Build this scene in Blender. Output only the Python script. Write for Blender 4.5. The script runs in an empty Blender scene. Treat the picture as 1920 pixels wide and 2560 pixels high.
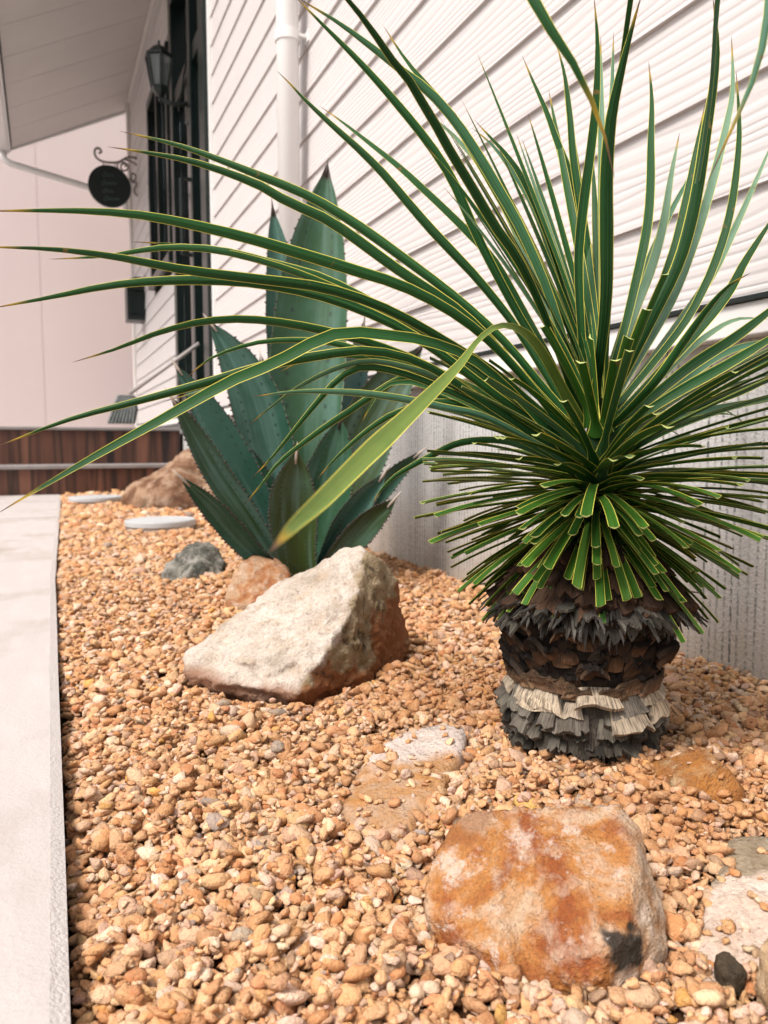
import bpy, bmesh, math, random
import numpy as np
from mathutils import Vector, Matrix

random.seed(7); RNG = np.random.default_rng(11)
SC = bpy.context.scene
R_ = math.radians

# ------------------------------------------------------------------ camera
CAM_H = 0.335
FPX = 1900.0                      # focal length in photo pixels (photo 1920 x 2560)
YAW = math.atan(845/FPX); PITCH = math.atan(170/FPX)
FW = np.array([math.sin(YAW)*math.cos(PITCH), math.cos(YAW)*math.cos(PITCH), -math.sin(PITCH)])
RT = np.array([math.cos(YAW), -math.sin(YAW), 0.0])
UP = np.cross(RT, FW)
CAM = np.array([0.0, 0.0, CAM_H])
cd = bpy.data.cameras.new('camera'); cam = bpy.data.objects.new('camera', cd)
SC.collection.objects.link(cam); SC.camera = cam
cam.location = CAM; cam.rotation_euler = (math.pi/2-PITCH, 0, -YAW)
cd.sensor_fit = 'VERTICAL'; cd.sensor_height = 36; cd.sensor_width = 27
cd.lens = FPX/2560*36; cd.clip_start = 0.02; cd.clip_end = 200
cd.dof.use_dof = True; cd.dof.focus_distance = 0.73; cd.dof.aperture_fstop = 9.6
# ------------------------------------------------------------------ light
SUN_EL, SUN_AZ = R_(55), R_(248)          # azimuth clockwise from +Y
w = bpy.data.worlds.new('World'); SC.world = w; w.use_nodes = True
nt = w.node_tree; nt.nodes.clear()
sky = nt.nodes.new('ShaderNodeTexSky'); sky.sky_type = 'NISHITA'; sky.sun_disc = False
sky.sun_elevation = SUN_EL; sky.sun_rotation = SUN_AZ; sky.dust_density = 6.0; sky.air_density = 1.0; sky.ozone_density = 1.0
hs = nt.nodes.new('ShaderNodeHueSaturation'); hs.inputs['Saturation'].default_value = 0.22
bg = nt.nodes.new('ShaderNodeBackground'); bg.inputs['Strength'].default_value = 0.105
wo = nt.nodes.new('ShaderNodeOutputWorld')
nt.links.new(sky.outputs[0], hs.inputs['Color']); nt.links.new(hs.outputs[0], bg.inputs[0]); nt.links.new(bg.outputs[0], wo.inputs[0])
sd = bpy.data.lights.new('sun', 'SUN'); sd.energy = 2.45; sd.angle = R_(16); sd.color = (1, 0.93, 0.85)
sun = bpy.data.objects.new('sun', sd); SC.collection.objects.link(sun)
sv = Vector((math.sin(SUN_AZ)*math.cos(SUN_EL), math.cos(SUN_AZ)*math.cos(SUN_EL), math.sin(SUN_EL)))
sun.rotation_euler = sv.to_track_quat('Z', 'Y').to_euler(); sun.location = (-3, -1, 6)
SC.view_settings.view_transform = 'Standard'; SC.view_settings.look = 'None'
SC.view_settings.exposure = 0.50; SC.view_settings.gamma = 1
SC.cycles.max_bounces = 6; SC.cycles.diffuse_bounces = 2

# ------------------------------------------------------------------ helpers
VK = 1920/1659.0
def ray(u, v):
    return FW + RT*((u*VK-960)/FPX) - UP*((v*VK-1280)/FPX)
def P(u, v, d):                   # point seen at (u,v) of the measured photo, d metres deep
    return CAM + ray(u, v)*d
def PZ(u, v, z):
    r = ray(u, v); return CAM + r*((z-CAM_H)/r[2])
def PX(u, v, x):
    r = ray(u, v); return CAM + r*(x/r[0])
def PY(u, v, y):
    r = ray(u, v); return CAM + r*(y/r[1])

def _h(ix, iy, iz, seed):
    n = (ix*374761393 + iy*668265263 + iz*2147483647*3 + seed*974711) & 0xFFFFFFFF
    n = ((n ^ (n >> 13))*1274126177) & 0xFFFFFFFF
    n = ((n ^ (n >> 16))*2246822519) & 0xFFFFFFFF
    return ((n ^ (n >> 15)) & 0xFFFF)/32767.5 - 1
def vnoise(p, seed=0):
    p = np.asarray(p, float); i = np.floor(p).astype(np.int64); f = p-i; f = f*f*(3-2*f)
    out = 0
    for dx in (0, 1):
        for dy in (0, 1):
            for dz in (0, 1):
                wgt = (f[..., 0] if dx else 1-f[..., 0])*(f[..., 1] if dy else 1-f[..., 1])*(f[..., 2] if dz else 1-f[..., 2])
                out = out + wgt*_h(i[..., 0]+dx, i[..., 1]+dy, i[..., 2]+dz, seed)
    return out
def fbm(p, seed=0, oct=4, lac=2.1, gain=0.5):
    a, s, out = 1.0, 1.0, 0
    for k in range(oct):
        out = out + a*vnoise(np.asarray(p)*s + k*13.7, seed+k); a *= gain; s *= lac
    return out

def link(o): SC.collection.objects.link(o); return o
def thing(name, label, cat, loc=(0, 0, 0), group=None):
    o = bpy.data.objects.new(name, None); o.empty_display_size = 0.05; link(o)
    o.location = Vector([float(c) for c in loc]); o['label'] = label; o['category'] = cat
    if group: o['group'] = group
    return o
def tag(o, label=None, cat=None, group=None, kind=None):
    for k, v_ in (('label', label), ('category', cat), ('group', group), ('kind', kind)):
        if v_: o[k] = v_
    return o
def mesh(name, V, F, mat, parent=None, smooth=False, attrs=None, origin=None):
    """V world coordinates; the object's origin is its parent's, or the given one."""
    V = np.asarray(V, float)
    if parent is not None:
        root = parent
        while root.parent: root = root.parent
        org = np.array(root.location)
    else:
        org = np.zeros(3) if origin is None else np.asarray(origin, float)
    me = bpy.data.meshes.new(name)
    if isinstance(F, np.ndarray):
        n, k = F.shape
        me.vertices.add(len(V)); me.vertices.foreach_set('co', (V-org).astype(np.float32).ravel())
        me.loops.add(n*k); me.loops.foreach_set('vertex_index', F.astype(np.int32).ravel())
        me.polygons.add(n); me.polygons.foreach_set('loop_start', np.arange(0, n*k, k, dtype=np.int32))
        me.update(calc_edges=True)
    else:
        me.from_pydata((V-org).tolist(), [], [list(map(int, f)) for f in F])
    if smooth: me.polygons.foreach_set('use_smooth', np.ones(len(me.polygons), dtype=bool))
    for an, av in (attrs or {}).items():
        a = me.attributes.new(an, 'FLOAT_COLOR', 'POINT')
        a.data.foreach_set('color', np.asarray(av, np.float32).ravel())
    if mat: me.materials.append(mat)
    o = bpy.data.objects.new(name, me); link(o)
    if parent is not None: o.parent = parent
    else: o.location = Vector(org.tolist())
    return o

class MB:                          # collects simple shapes into ONE mesh
    def __init__(s): s.V, s.F = [], []
    def add(s, V, F):
        b = len(s.V); s.V += [tuple(map(float, v)) for v in V]; s.F += [tuple(i+b for i in f) for f in F]; return s
    def box(s, a, b, bev=0.0):
        x0, y0, z0 = map(min, a, b); x1, y1, z1 = map(max, a, b)
        if bev <= 0:
            V = [(x0,y0,z0),(x1,y0,z0),(x1,y1,z0),(x0,y1,z0),(x0,y0,z1),(x1,y0,z1),(x1,y1,z1),(x0,y1,z1)]
            return s.add(V, [(3,2,1,0),(4,5,6,7),(0,1,5,4),(1,2,6,5),(2,3,7,6),(3,0,4,7)])
        bm = bmesh.new(); bmesh.ops.create_cube(bm, size=1)
        for v in bm.verts: v.co = Vector(((x0+x1)/2+v.co.x*(x1-x0), (y0+y1)/2+v.co.y*(y1-y0), (z0+z1)/2+v.co.z*(z1-z0)))
        bmesh.ops.bevel(bm, geom=bm.edges[:], offset=bev, segments=2, affect='EDGES', profile=0.5)
        bm.verts.index_update()
        s.add([v.co for v in bm.verts], [[v.index for v in f.verts] for f in bm.faces]); bm.free(); return s
    def tube(s, pts, rad, n=10, cap=True):
        pts = [np.asarray(p, float) for p in pts]; rad = rad if hasattr(rad, '__len__') else [rad]*len(pts)
        V, F = [], []; prev = None
        for i, p in enumerate(pts):
            t = pts[min(i+1, len(pts)-1)]-pts[max(i-1, 0)]; t /= np.linalg.norm(t)+1e-12
            ref = prev if prev is not None else (np.array([0, 0, 1.]) if abs(t[2]) < .9 else np.array([1., 0, 0]))
            a = np.cross(t, ref); a /= np.linalg.norm(a); b = np.cross(a, t); prev = b
            for k in range(n):
                q = 2*math.pi*k/n; V.append(p + rad[i]*(math.cos(q)*a + math.sin(q)*b))
        for i in range(len(pts)-1):
            for k in range(n): F.append((i*n+k, i*n+(k+1) % n, (i+1)*n+(k+1) % n, (i+1)*n+k))
        if cap: F.append(tuple(range(n-1, -1, -1))); F.append(tuple((len(pts)-1)*n+k for k in range(n)))
        return s.add(V, F)
    def lathe(s, c, prof, n=24, sq=None):       # prof: (radius, z)
        V, F = [], []
        for r, z in prof:
            for k in range(n): q = 2*math.pi*(k+.5)/n; V.append((c[0]+r*math.cos(q), c[1]+r*math.sin(q), c[2]+z))
        for i in range(len(prof)-1):
            for k in range(n): F.append((i*n+k, i*n+(k+1) % n, (i+1)*n+(k+1) % n, (i+1)*n+k))
        F.append(tuple(range(n-1, -1, -1))); F.append(tuple((len(prof)-1)*n+k for k in range(n)))
        return s.add(V, F)
    def prism(s, poly, axis, a, b):             # poly 2D in the other two axes, extruded along axis from a to b
        n = len(poly)
        def mk(p, t):
            q = list(p); q.insert(axis, t); return tuple(q)
        V = [mk(p, a) for p in poly]+[mk(p, b) for p in poly]
        F = [(i, (i+1) % n, n+(i+1) % n, n+i) for i in range(n)]+[tuple(range(n-1, -1, -1)), tuple(range(n, 2*n))]
        return s.add(V, F)
    def build(s, name, mat, parent=None, smooth=False, origin=None):
        o = mesh(name, s.V, s.F, mat, parent, smooth, None, origin)
        bm = bmesh.new(); bm.from_mesh(o.data); bmesh.ops.recalc_face_normals(bm, faces=bm.faces[:]); bm.to_mesh(o.data); bm.free()
        return o

# ------------------------------------------------------------------ material helpers
class Mat:
    def __init__(s, name, col=(.5, .5, .5), rough=.7, spec=.5, **kw):
        s.m = bpy.data.materials.new(name); s.m.use_nodes = True; s.t = s.m.node_tree
        s.b = s.t.nodes['Principled BSDF']
        s.b.inputs['Base Color'].default_value = (*col, 1); s.b.inputs['Roughness'].default_value = rough
        s.b.inputs['Specular IOR Level'].default_value = spec
        for k, v_ in kw.items(): s.b.inputs[k.replace('_', ' ')].default_value = v_
    def n(s, t, **kw):
        nd = s.t.nodes.new('ShaderNode'+t)
        for k, v_ in kw.items(): setattr(nd, k, v_)
        return nd
    def l(s, a, b): s.t.links.new(a, b)
    def coord(s, scale=(1, 1, 1), rot=(0, 0, 0)):
        tc = s.n('TexCoord'); mp = s.n('Mapping'); mp.inputs['Scale'].default_value = scale; mp.inputs['Rotation'].default_value = rot
        s.l(tc.outputs['Object'], mp.inputs[0]); return mp.outputs[0]
    def noise(s, vec, scale=5, detail=4, rough=.55, dist=0):
        nd = s.n('TexNoise'); nd.inputs['Scale'].default_value = scale; nd.inputs['Detail'].default_value = detail
        nd.inputs['Roughness'].default_value = rough; nd.inputs['Distortion'].default_value = dist
        if vec is not None: s.l(vec, nd.inputs['Vector'])
        return nd.outputs[0]
    def ramp(s, f, stops):
        nd = s.n('ValToRGB'); e = nd.color_ramp.elements
        while len(e) < len(stops): e.new(.5)
        nd.color_ramp.interpolation = 'LINEAR'
        for q, (p, c) in zip(e, stops):
            q.position = p; q.color = (*c, 1) if hasattr(c, '__len__') else (c, c, c, 1)
        s.l(f, nd.inputs[0]); return nd.outputs[0]
    def mix(s, f, a, b, mode='MIX'):
        nd = s.n('Mix', data_type='RGBA', blend_type=mode)
        for sock, x in ((nd.inputs[0], f), (nd.inputs[6], a), (nd.inputs[7], b)):
            if hasattr(x, 'links'): s.l(x, sock)
            elif hasattr(x, '__len__'): sock.default_value = (*x, 1)
            else: sock.default_value = x
        return nd.outputs[2]
    def math(s, op, a, b=0.0, c=0.0):
        nd = s.n('Math', operation=op)
        for i, x in enumerate((a, b, c)):
            if hasattr(x, 'links'): s.l(x, nd.inputs[i])
            else: nd.inputs[i].default_value = x
        return nd.outputs[0]
    def attr(s, name):
        nd = s.n('Attribute', attribute_name=name); return nd.outputs['Color'], nd.outputs['Alpha']
    def sep(s, c):
        nd = s.n('SeparateColor'); s.l(c, nd.inputs[0]); return nd.outputs
    def col(s, c): s.l(c, s.b.inputs['Base Color']); return s
    def bump(s, h, dist=.002, strength=1.0):
        nd = s.n('Bump'); nd.inputs['Distance'].default_value = dist; nd.inputs['Strength'].default_value = strength
        s.l(h, nd.inputs['Height'])
        pv = s.b.inputs['Normal']
        if pv.links: s.l(pv.links[0].from_socket, nd.inputs['Normal'])
        s.l(nd.outputs[0], pv); return s

def plain(name, c1, c2, rough=.7, scale=6, spec=.4, bump=0):
    M = Mat(name, c1, rough, spec); v = M.coord(); f = M.noise(v, scale, 5)
    M.col(M.ramp(f, [(.3, c1), (.7, c2)]))
    if bump: M.bump(M.noise(v, scale*30, 3), bump)
    return M.m

# ------------------------------------------------------------------ palette
W = 0.92                            # x of the house wall
# siding: embossed cedar grain
M = Mat('white_painted_siding', (.74, .685, .68), .55, .35)
f = M.noise(M.coord((1, .9, 8)), 1.0, 1.0, .4, .3); f2 = M.noise(M.coord((1, 2.2, 20)), 1.0, 2.0)
zz = M.n('SeparateXYZ'); M.l(M.coord(), zz.inputs[0])
pp = M.math('PINGPONG', M.math('ADD', M.math('MULTIPLY', zz.outputs[2], 58.0), M.math('ADD', M.math('MULTIPLY', f, 5.0), M.math('MULTIPLY', f2, 1.6))), .5)
g = M.ramp(pp, [(0, 0.0), (.12, .35), (.30, .95), (.5, 1.0)])
fine = M.noise(M.coord((1, 6, 240)), 1.0, 2)
M.bump(g, .0014, .7); M.bump(fine, .0004, .5)
big = M.noise(M.coord(), 1.5, 3)
M.col(M.mix(M.math('MULTIPLY', big, .5), (.655, .61, .605), (.605, .56, .555)))
SIDING = M.m
M = Mat('foundation_concrete', (.3, .3, .29), .85, .2)
st = M.noise(M.coord((62, 62, .7)), 1.0, 2, .6)
sp = M.noise(M.coord((1, 1, 1)), 190, 2)
yy_ = M.n('SeparateXYZ'); M.l(M.coord(), yy_.inputs[0])
rib = M.math('PINGPONG', M.math('ADD', M.math('MULTIPLY', yy_.outputs[1], 74.0), M.math('MULTIPLY', M.noise(M.coord((1, 9, 1.2)), 1.0, 2), 1.6)), .5)
ribm = M.ramp(rib, [(.08, 1.), (.24, 0.)])
streak = M.math('MULTIPLY', M.ramp(st, [(.36, 0.0), (.58, 1.0)]), M.ramp(sp, [(.42, 0.1), (.56, 1.0)]))
base = M.mix(M.noise(M.coord(), 5, 5), (.62, .61, .605), (.52, .515, .51))
z = M.n('SeparateXYZ'); tc = M.n('TexCoord'); M.l(tc.outputs['Object'], z.inputs[0])
dz = M.math('ADD', z.outputs[2], M.math('MULTIPLY', M.noise(M.coord(), 7, 4), .25))
dirt = M.ramp(dz, [(.08, 1.0), (.36, 0.0)])
base = M.mix(M.math('MULTIPLY', dirt, .85), base, (.42, .32, .235))
M.col(M.mix(M.math('MULTIPLY', M.math('MULTIPLY', streak, ribm), .85), base, (.055, .075, .07)))
M.bump(ribm, -.0012, .6) if False else None
M.bump(sp, .0022, .9); M.bump(M.noise(M.coord(), 600, 1), .0008, .6)
CONCRETE = M.m
WHITE = plain('white_painted_metal', (.84, .82, .81), (.79, .77, .76), .35, 3)
SOFFIT = plain('soffit_board', (.74, .69, .66), (.69, .64, .61), .7, 2)
BLACK = plain('black_metal', (.008, .014, .013), (.014, .022, .020), .35, 5)
FRAMEB = plain('dark_window_frame', (.003, .009, .008), (.005, .013, .011), .3, 3)
DARK = plain('dark_flashing', (.012, .018, .018), (.02, .026, .026), .4, 5)
M = Mat('window_glass', (.9, .95, .93), .02, .5, Transmission_Weight=1.0, IOR=1.45); GLASS = M.m
M = Mat('lamp_glass', (.30, .34, .33), .25, .5, Transmission_Weight=.6, IOR=1.4); LGLASS = M.m
CURTAIN = plain('pale_curtain', (.62, .58, .57), (.5, .47, .46), .9, 4)
M = Mat('pink_render', (.7, .52, .49), .9, .2); v = M.coord()
M.col(M.mix(M.noise(v, 1.2, 6), (.87, .735, .715), (.81, .67, .65))); M.bump(M.noise(v, 90, 3), .003); PINK = M.m
M = Mat('brown_step_tiles', (.12, .06, .04), .5, .4)
bnd = M.noise(M.coord((9, 1, .4)), 1.0, 1.5); gr = M.noise(M.coord((60, 60, 1.6)), 1.0, 3)
c = M.ramp(bnd, [(.36, (.022, .012, .010)), (.45, (.16, .062, .038)), (.53, (.045, .022, .015)), (.62, (.23, .095, .058))])
M.col(M.mix(M.math('MULTIPLY', gr, .55), c, (.015, .012, .012))); TILE = M.m
NOSING = plain('grey_step_nosing', (.30, .27, .26), (.22, .2, .195), .7, 9)
M = Mat('walkway_concrete', (.6, .55, .53), .8, .3); v = M.coord()
a = M.noise(v, 2.6, 6, .6); b = M.noise(M.coord((9, 2, 1)), 3, 4)
c = M.mix(M.ramp(a, [(.5, 0.0), (.72, 1.0)]), (.475, .43, .415), (.355, .29, .255))
c = M.mix(M.ramp(M.noise(v, 1.1, 4), [(.55, 0.), (.75, .6)]), c, (.50, .475, .47))
M.col(M.mix(M.ramp(b, [(.45, 0.), (.8, .5)]), c, (.56, .52, .51)))
M.bump(M.noise(v, 240, 3), .0012, .7); M.bump(b, .002, .4); WALK = M.m
M = Mat('kerb_chamfer', (.4, .38, .37), .85, .2); v = M.coord()
M.col(M.mix(M.noise(v, 30, 5), (.54, .505, .49), (.66, .615, .60))); M.bump(M.noise(v, 300, 3), .0015); KERB = M.m

# gravel stones: colour held per stone, mottled by noise
M = Mat('gravel_stone', (.5, .33, .2), .82, .25)
c, al = M.attr('stone'); v = M.coord()
n1 = M.noise(v, 120, 4, .6); n2 = M.noise(v, 420, 3)
c = M.mix(M.ramp(n1, [(.42, 0.), (.68, .42)]), c, (.66, .42, .24))
c = M.mix(M.ramp(n2, [(.45, 0.), (.75, .35)]), c, (.30, .17, .085))
M.col(c); M.bump(n2, .0020, 1.0); M.bump(n1, .003, .8); STONE = M.m
M = Mat('sandy_soil', (.2, .1, .045), .95, .1); v = M.coord()
M.col(M.mix(M.noise(v, 60, 5), (.035, .016, .008), (.09, .042, .02))); M.bump(M.noise(v, 300, 3), .002); SOIL = M.m
GROUNDM = plain('pale_ground', (.36, .33, .30), (.28, .26, .24), .9, 1.2)

# ------------------------------------------------------------------ terrain height
TR = np.array([*P(1245, 1645, .835)[:2]])       # trunk axis on the ground
AG = np.array([*P(648, 1215, 1.78)[:2]])        # agave on the ground
def gz(x, y):
    x = np.asarray(x, float); y = np.asarray(y, float)
    g = .046*np.exp(-(((x-AG[0])/.26)**2+((y-AG[1])/.42)**2))
    g = g + .020*np.exp(-(((x-TR[0]+.06)/.16)**2+((y-TR[1]+.10)/.10)**2))
    q = np.stack([x*3.1, y*3.1, x*0], -1); g = g + .008*vnoise(q, 3) + .004*vnoise(q*3, 5)
    g = g - .020*np.exp(-np.clip(x, 0, 9)/.03) - .006
    return g

# ------------------------------------------------------------------ setting
# ground out to the horizon, the walkway with its kerb edge, the gravel bed's soil
MB().add([(-60, -60, -.09), (60, -60, -.09), (60, 60, -.09), (-60, 60, -.09)], [(0, 1, 2, 3)]).build('ground', GROUNDM)['kind'] = 'structure'
def edge_x(y):
    return float(np.interp(y, [-2, 0.3, 2.05, 2.06, 5.35], [-.001, .000, .012, .012, .086]))
ys = [-1.6, -.4, .3, .8, 1.3, 2.05]
def slab(name, ya, yb, xl, top, mat_top):
    ys_ = np.linspace(ya, yb, 14); V, F = [], []
    prof = [(xl, -.08), (xl, top), ('e', top), ('c', top-.006), ('c', -.08)]
    for y in ys_:
        e = edge_x(min(max(y, ya+.02), yb-.02))
        wob = .0012*math.sin(y*23)+.0008*math.sin(y*61)
        for x_, z_ in prof:
            x = e-.0115+wob if x_ == 'e' else e+wob*.5 if x_ == 'c' else x_
            V.append((x, y, z_))
    k = len(prof)
    for i in range(len(ys_)-1):
        for j in range(k-1): F.append((i*k+j, (i+1)*k+j, (i+1)*k+j+1, i*k+j+1))
    F += [tuple(range(k)), tuple(range((len(ys_)-1)*k+k-1, (len(ys_)-1)*k-1, -1))]
    o = MB().add(V, F).build(name, mat_top); o.data.materials.append(KERB)
    for p in o.data.polygons:
        n = p.normal
        if n.x > .3: p.material_index = 1
    o['kind'] = 'structure'; return o
slab('walkway', -1.6, 2.05, -1.4, .010, WALK)
slab('walkway', 2.056, 3.7, -1.4, .008, WALK)
slab('walkway', 3.706, 5.36, -1.4, .009, WALK)

nx, ny = 60, 260
xs, ysb = np.linspace(-.03, W+.05, nx), np.linspace(-1.0, 5.40, ny)
X, Y = np.meshgrid(xs, ysb); Z = gz(X, Y)-.008
idx = np.arange(nx*ny).reshape(ny, nx)
F = np.stack([idx[:-1, :-1], idx[:-1, 1:], idx[1:, 1:], idx[1:, :-1]], -1).reshape(-1, 4)
mesh('gravel_bed_soil', np.stack([X, Y, Z], -1).reshape(-1, 3), F, SOIL, smooth=True)['kind'] = 'structure'

# steps: two brown tiled risers with grey nosings
st_ = thing('entrance_steps', 'low entrance steps faced with dark brown wood-look tiles at the end of the walkway', 'steps', (-.3, 5.4, 0))
Y1, Y2 = 5.39, 5.72
MB().box((-2.6, Y1, -.08), (W-.012, Y2+.02, .172)).build('riser', TILE, st_)
MB().box((-2.62, Y1-.018, .1725), (W-.010, Y2+.02, .197), .004).build('nosing', NOSING, st_)
MB().box((-2.6, Y2, .1975), (W-.012, 10.4, .430)).build('riser', TILE, st_)
MB().box((-2.62, Y2-.016, .4305), (W-.010, 10.4, .452), .004).build('platform', NOSING, st_)

# the house
house = thing('house', 'white house with lap siding, grey concrete foundation and slanted eave on the right', 'house', (W, 1.5, 0))
YN, YF = -1.8, 8.55
DY0, DY1 = 4.42, 5.62                  # doorway
WY0, WY1, WZ0, WZ1 = 5.80, 6.90, 1.72, 3.18
DZ0, DZ1 = .54, 3.38
ZF, EXPO, ZTOP = .541, .1515, 3.86
sb = MB(); k = 0
z0 = ZF
while z0 < ZTOP:
    z1 = min(z0+EXPO, ZTOP)
    segs = []
    def cut(lo, hi, a, b, za, zb): return (lo, hi)
    spans = [(YN, DY0-.001)] if z0 < DZ1-.02 else [(YN, YF)]
    if z0 < DZ1-.02:
        if z1 > WZ0 and z0 < WZ1-.02: spans += [(DY1+.001, WY0-.001), (WY1+.001, YF)]
        else: spans += [(DY1+.001, YF)]
    for ya, yb in spans:
        # stagger butt joints
        xb, xt = W-.0092, W-.001
        V = [(xb, ya, z0), (xb, yb, z0), (xt, yb, z1+.004), (xt, ya, z1+.004), (W+.008, ya, z0), (W+.008, yb, z0)]
        sb.add(V, [(0, 3, 2, 1), (0, 1, 5, 4), (0, 4, 3), (1, 2, 5)])
    z0 = z1; k += 1
sb.build('siding', SIDING, house)
MB().box((W+.02, YN, ZF-.02), (W+.14, DY0, ZTOP)).box((W+.3, DY0, ZF-.02), (W+.4, WY1+.2, ZTOP)).box((W+.02, WY1+.1, ZF-.02), (W+.14, YF, ZTOP)).build('wall_core', CURTAIN, house)
MB().box((W-.026, YN, ZF-.0085), (W+.03, DY0-.01, ZF-.001), .001).box((W-.026, DY1, ZF-.0085), (W+.03, YF, ZF-.001), .001).build('flashing', DARK, house)
MB().box((W-.020, YN, ZF-.055), (W+.03, DY0-.01, ZF-.009), .002).box((W-.020, DY1, ZF-.055), (W+.03, YF, ZF-.009), .002).build('sill_board', WHITE, house)
MB().box((W+.012, YN, -.1), (W+.15, YF, ZF-.0555)).build('foundation', CONCRETE, house)
MB().box((W-.03, YF-.10, .452), (W+.02, YF+.03, ZTOP-.02), .004).box((W+.0205, YF-.02, .452), (W+3, YF+.03, ZTOP+.4)).build('corner_trim', SOFFIT, house)
# doorway
MB().box((W-.024, DY0-.034, ZF), (W+.01, DY0-.0015, DZ1+.03), .003).build('door_casing', WHITE, house)
df = MB()
for ya, yb in ((DY0, DY0+.15), (DY0+.42, DY0+.50), (DY1-.10, DY1)): df.box((W-.045, ya, DZ0), (W+.06, yb, DZ1-.1), .004)
df.box((W-.045, DY0, DZ1-.0995), (W+.06, DY1, DZ1), .004).box((W-.03, DY0+.151, 2.62), (W+.05, DY0+.419, 2.72), .003).box((W-.03, DY0+.501, 2.62), (W+.05, DY1-.101, 2.72), .003)
df.box((W-.03, DY0+.151, DZ0), (W+.05, DY0+.419, DZ0+.12), .003).box((W-.03, DY0+.501, DZ0), (W+.05, DY1-.101, DZ0+.12), .003)
dr = df.build('door_frame', FRAMEB, house)
MB().box((W+.005, DY0+.151, DZ0+.121), (W+.012, DY0+.419, 2.619)).box((W+.005, DY0+.501, DZ0+.121), (W+.012, DY1-.101, 2.619)).build('pane', GLASS, dr)
MB().tube([(W-.046, DY0+.47, 1.5), (W-.10, DY0+.47, 1.5), (W-.10, DY0+.47, 1.95), (W-.046, DY0+.47, 1.95)], .014, 8).build('handle', BLACK, dr)
cu = MB()
for i in range(26):
    y = DY0+.16+i*.04
    cu.box((W+.09+.012*(i % 2), y, DZ0), (W+.10+.012*(i % 2), y+.0395, 2.6))
cu.build('curtain', CURTAIN, house)
wf = MB()
for ya, yb in ((WY0, WY0+.07), (WY0+.52, WY0+.58), (WY1-.07, WY1)): wf.box((W-.04, ya, WZ0), (W+.05, yb, WZ1-.08), .003)
wf.box((W-.04, WY0, WZ1-.0795), (W+.05, WY1, WZ1), .003).box((W-.055, WY0-.03, WZ0-.07), (W+.05, WY1+.03, WZ0-.0005), .003)
wi = wf.build('window_frame', FRAMEB, house)
MB().box((W+.005, WY0+.071, WZ0), (W+.011, WY0+.519, WZ1-.081)).box((W+.005, WY0+.581, WZ0), (W+.011, WY1-.071, WZ1-.081)).build('pane', GLASS, wi)
cu = MB()
for i in range(24):
    y = WY0+.08+i*.04
    cu.box((W+.09+.012*(i % 2), y, WZ0-.05), (W+.10+.012*(i % 2), y+.0395, WZ1))
cu.build('window_curtain', CURTAIN, house)
# eave
EX, EZ = -.19, 3.28
sl = (3.84-EZ)/(W-EX)
def eave_z(x): return EZ+(x-EX)*sl
YE = 4.34
sf = MB()
for i in range(9):
    ya = YE+(8.72-YE)*i/9; yb = YE+(8.72-YE)*(i+1)/9-.006
    sf.add([(EX, ya, EZ), (W-.03, ya, eave_z(W-.03)), (W-.03, yb, eave_z(W-.03)), (EX, yb, EZ)] + [(EX, ya, EZ+.02), (W-.03, ya, eave_z(W-.03)+.02), (W-.03, yb, eave_z(W-.03)+.02), (EX, yb, EZ+.02)],
           [(0, 1, 2, 3), (7, 6, 5, 4), (0, 4, 5, 1), (1, 5, 6, 2), (2, 6, 7, 3), (3, 7, 4, 0)])
sf.build('soffit', SOFFIT, house)
MB().prism([(EX-.06, EZ+.024), (W+2.5, eave_z(W+2.5)+.05), (W+2.5, eave_z(W+2.5)+.12), (EX-.06, EZ+.12)], 1, YE, 8.74).build('roof', DARK, house)
MB().box((W-.029, YE, ZTOP-.06), (W+.02, 8.55, ZTOP+.005)).build('frieze_board', SOFFIT, house)
MB().box((EX-.035, YE, EZ-.05), (EX-.012, 8.72, EZ+.06), .003).add([(EX-.03, 8.721, EZ-.03), (W, 8.721, eave_z(W)-.03), (W, 8.721, eave_z(W)+.09), (EX-.03, 8.721, EZ+.09), (EX-.03, 8.745, EZ-.03), (W, 8.745, eave_z(W)-.03), (W, 8.745, eave_z(W)+.09), (EX-.03, 8.745, EZ+.09)],
    [(0, 1, 2, 3), (7, 6, 5, 4), (0, 4, 5, 1), (1, 5, 6, 2), (2, 6, 7, 3), (3, 7, 4, 0)]).build('fascia', WHITE, house)
MB().prism([(EX-.036, EZ+.03), (EX-.036, EZ-.06), (EX-.13, EZ-.06), (EX-.16, EZ+.03), (EX-.15, EZ+.03), (EX-.124, EZ-.052), (EX-.044, EZ-.052), (EX-.044, EZ+.03)], 1, YE, 8.76).build('gutter', WHITE, house)

# the downpipe on the wall
px = PX(621, 100, W-.075); PYY = px[1]
dp = thing('downpipe', 'white vertical downpipe strapped to the lap siding behind the agave', 'downpipe', (px[0], PYY, .35))
MB().tube([(px[0], PYY, .30), (px[0], PYY, 4.0)], .040, 24).build('pipe', WHITE, dp, True)
for zc in (PX(621, 80, W-.075)[2], 1.0):
    MB().lathe((px[0], PYY, zc-.02), [(.0405, 0), (.0455, .002), (.0455, .036), (.0405, .038)], 24).box((px[0]+.03, PYY-.035, zc-.006), (W-.004, PYY-.022, zc+.006), .001).box((W-.014, PYY-.05, zc-.02), (W-.004, PYY-.008, zc+.02), .001).build('bracket', WHITE, dp)
# rainwater pipe from gutter to the house corner
a, b = np.array([EX-.08, 8.66, EZ-.07]), np.array([W-.05, 8.62, 2.88])
gp = thing('rainwater_pipe', 'white slanting rainwater pipe running from the gutter to the far house corner', 'rain pipe', a)
MB().tube([a+(0, 0, .03), a+(0, 0, -.06), a+(.06, 0, -.10), b+(-.06, 0, .03), b, b+(0, 0, -.12)], .032, 14).build('pipe', WHITE, gp, True)

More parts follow.
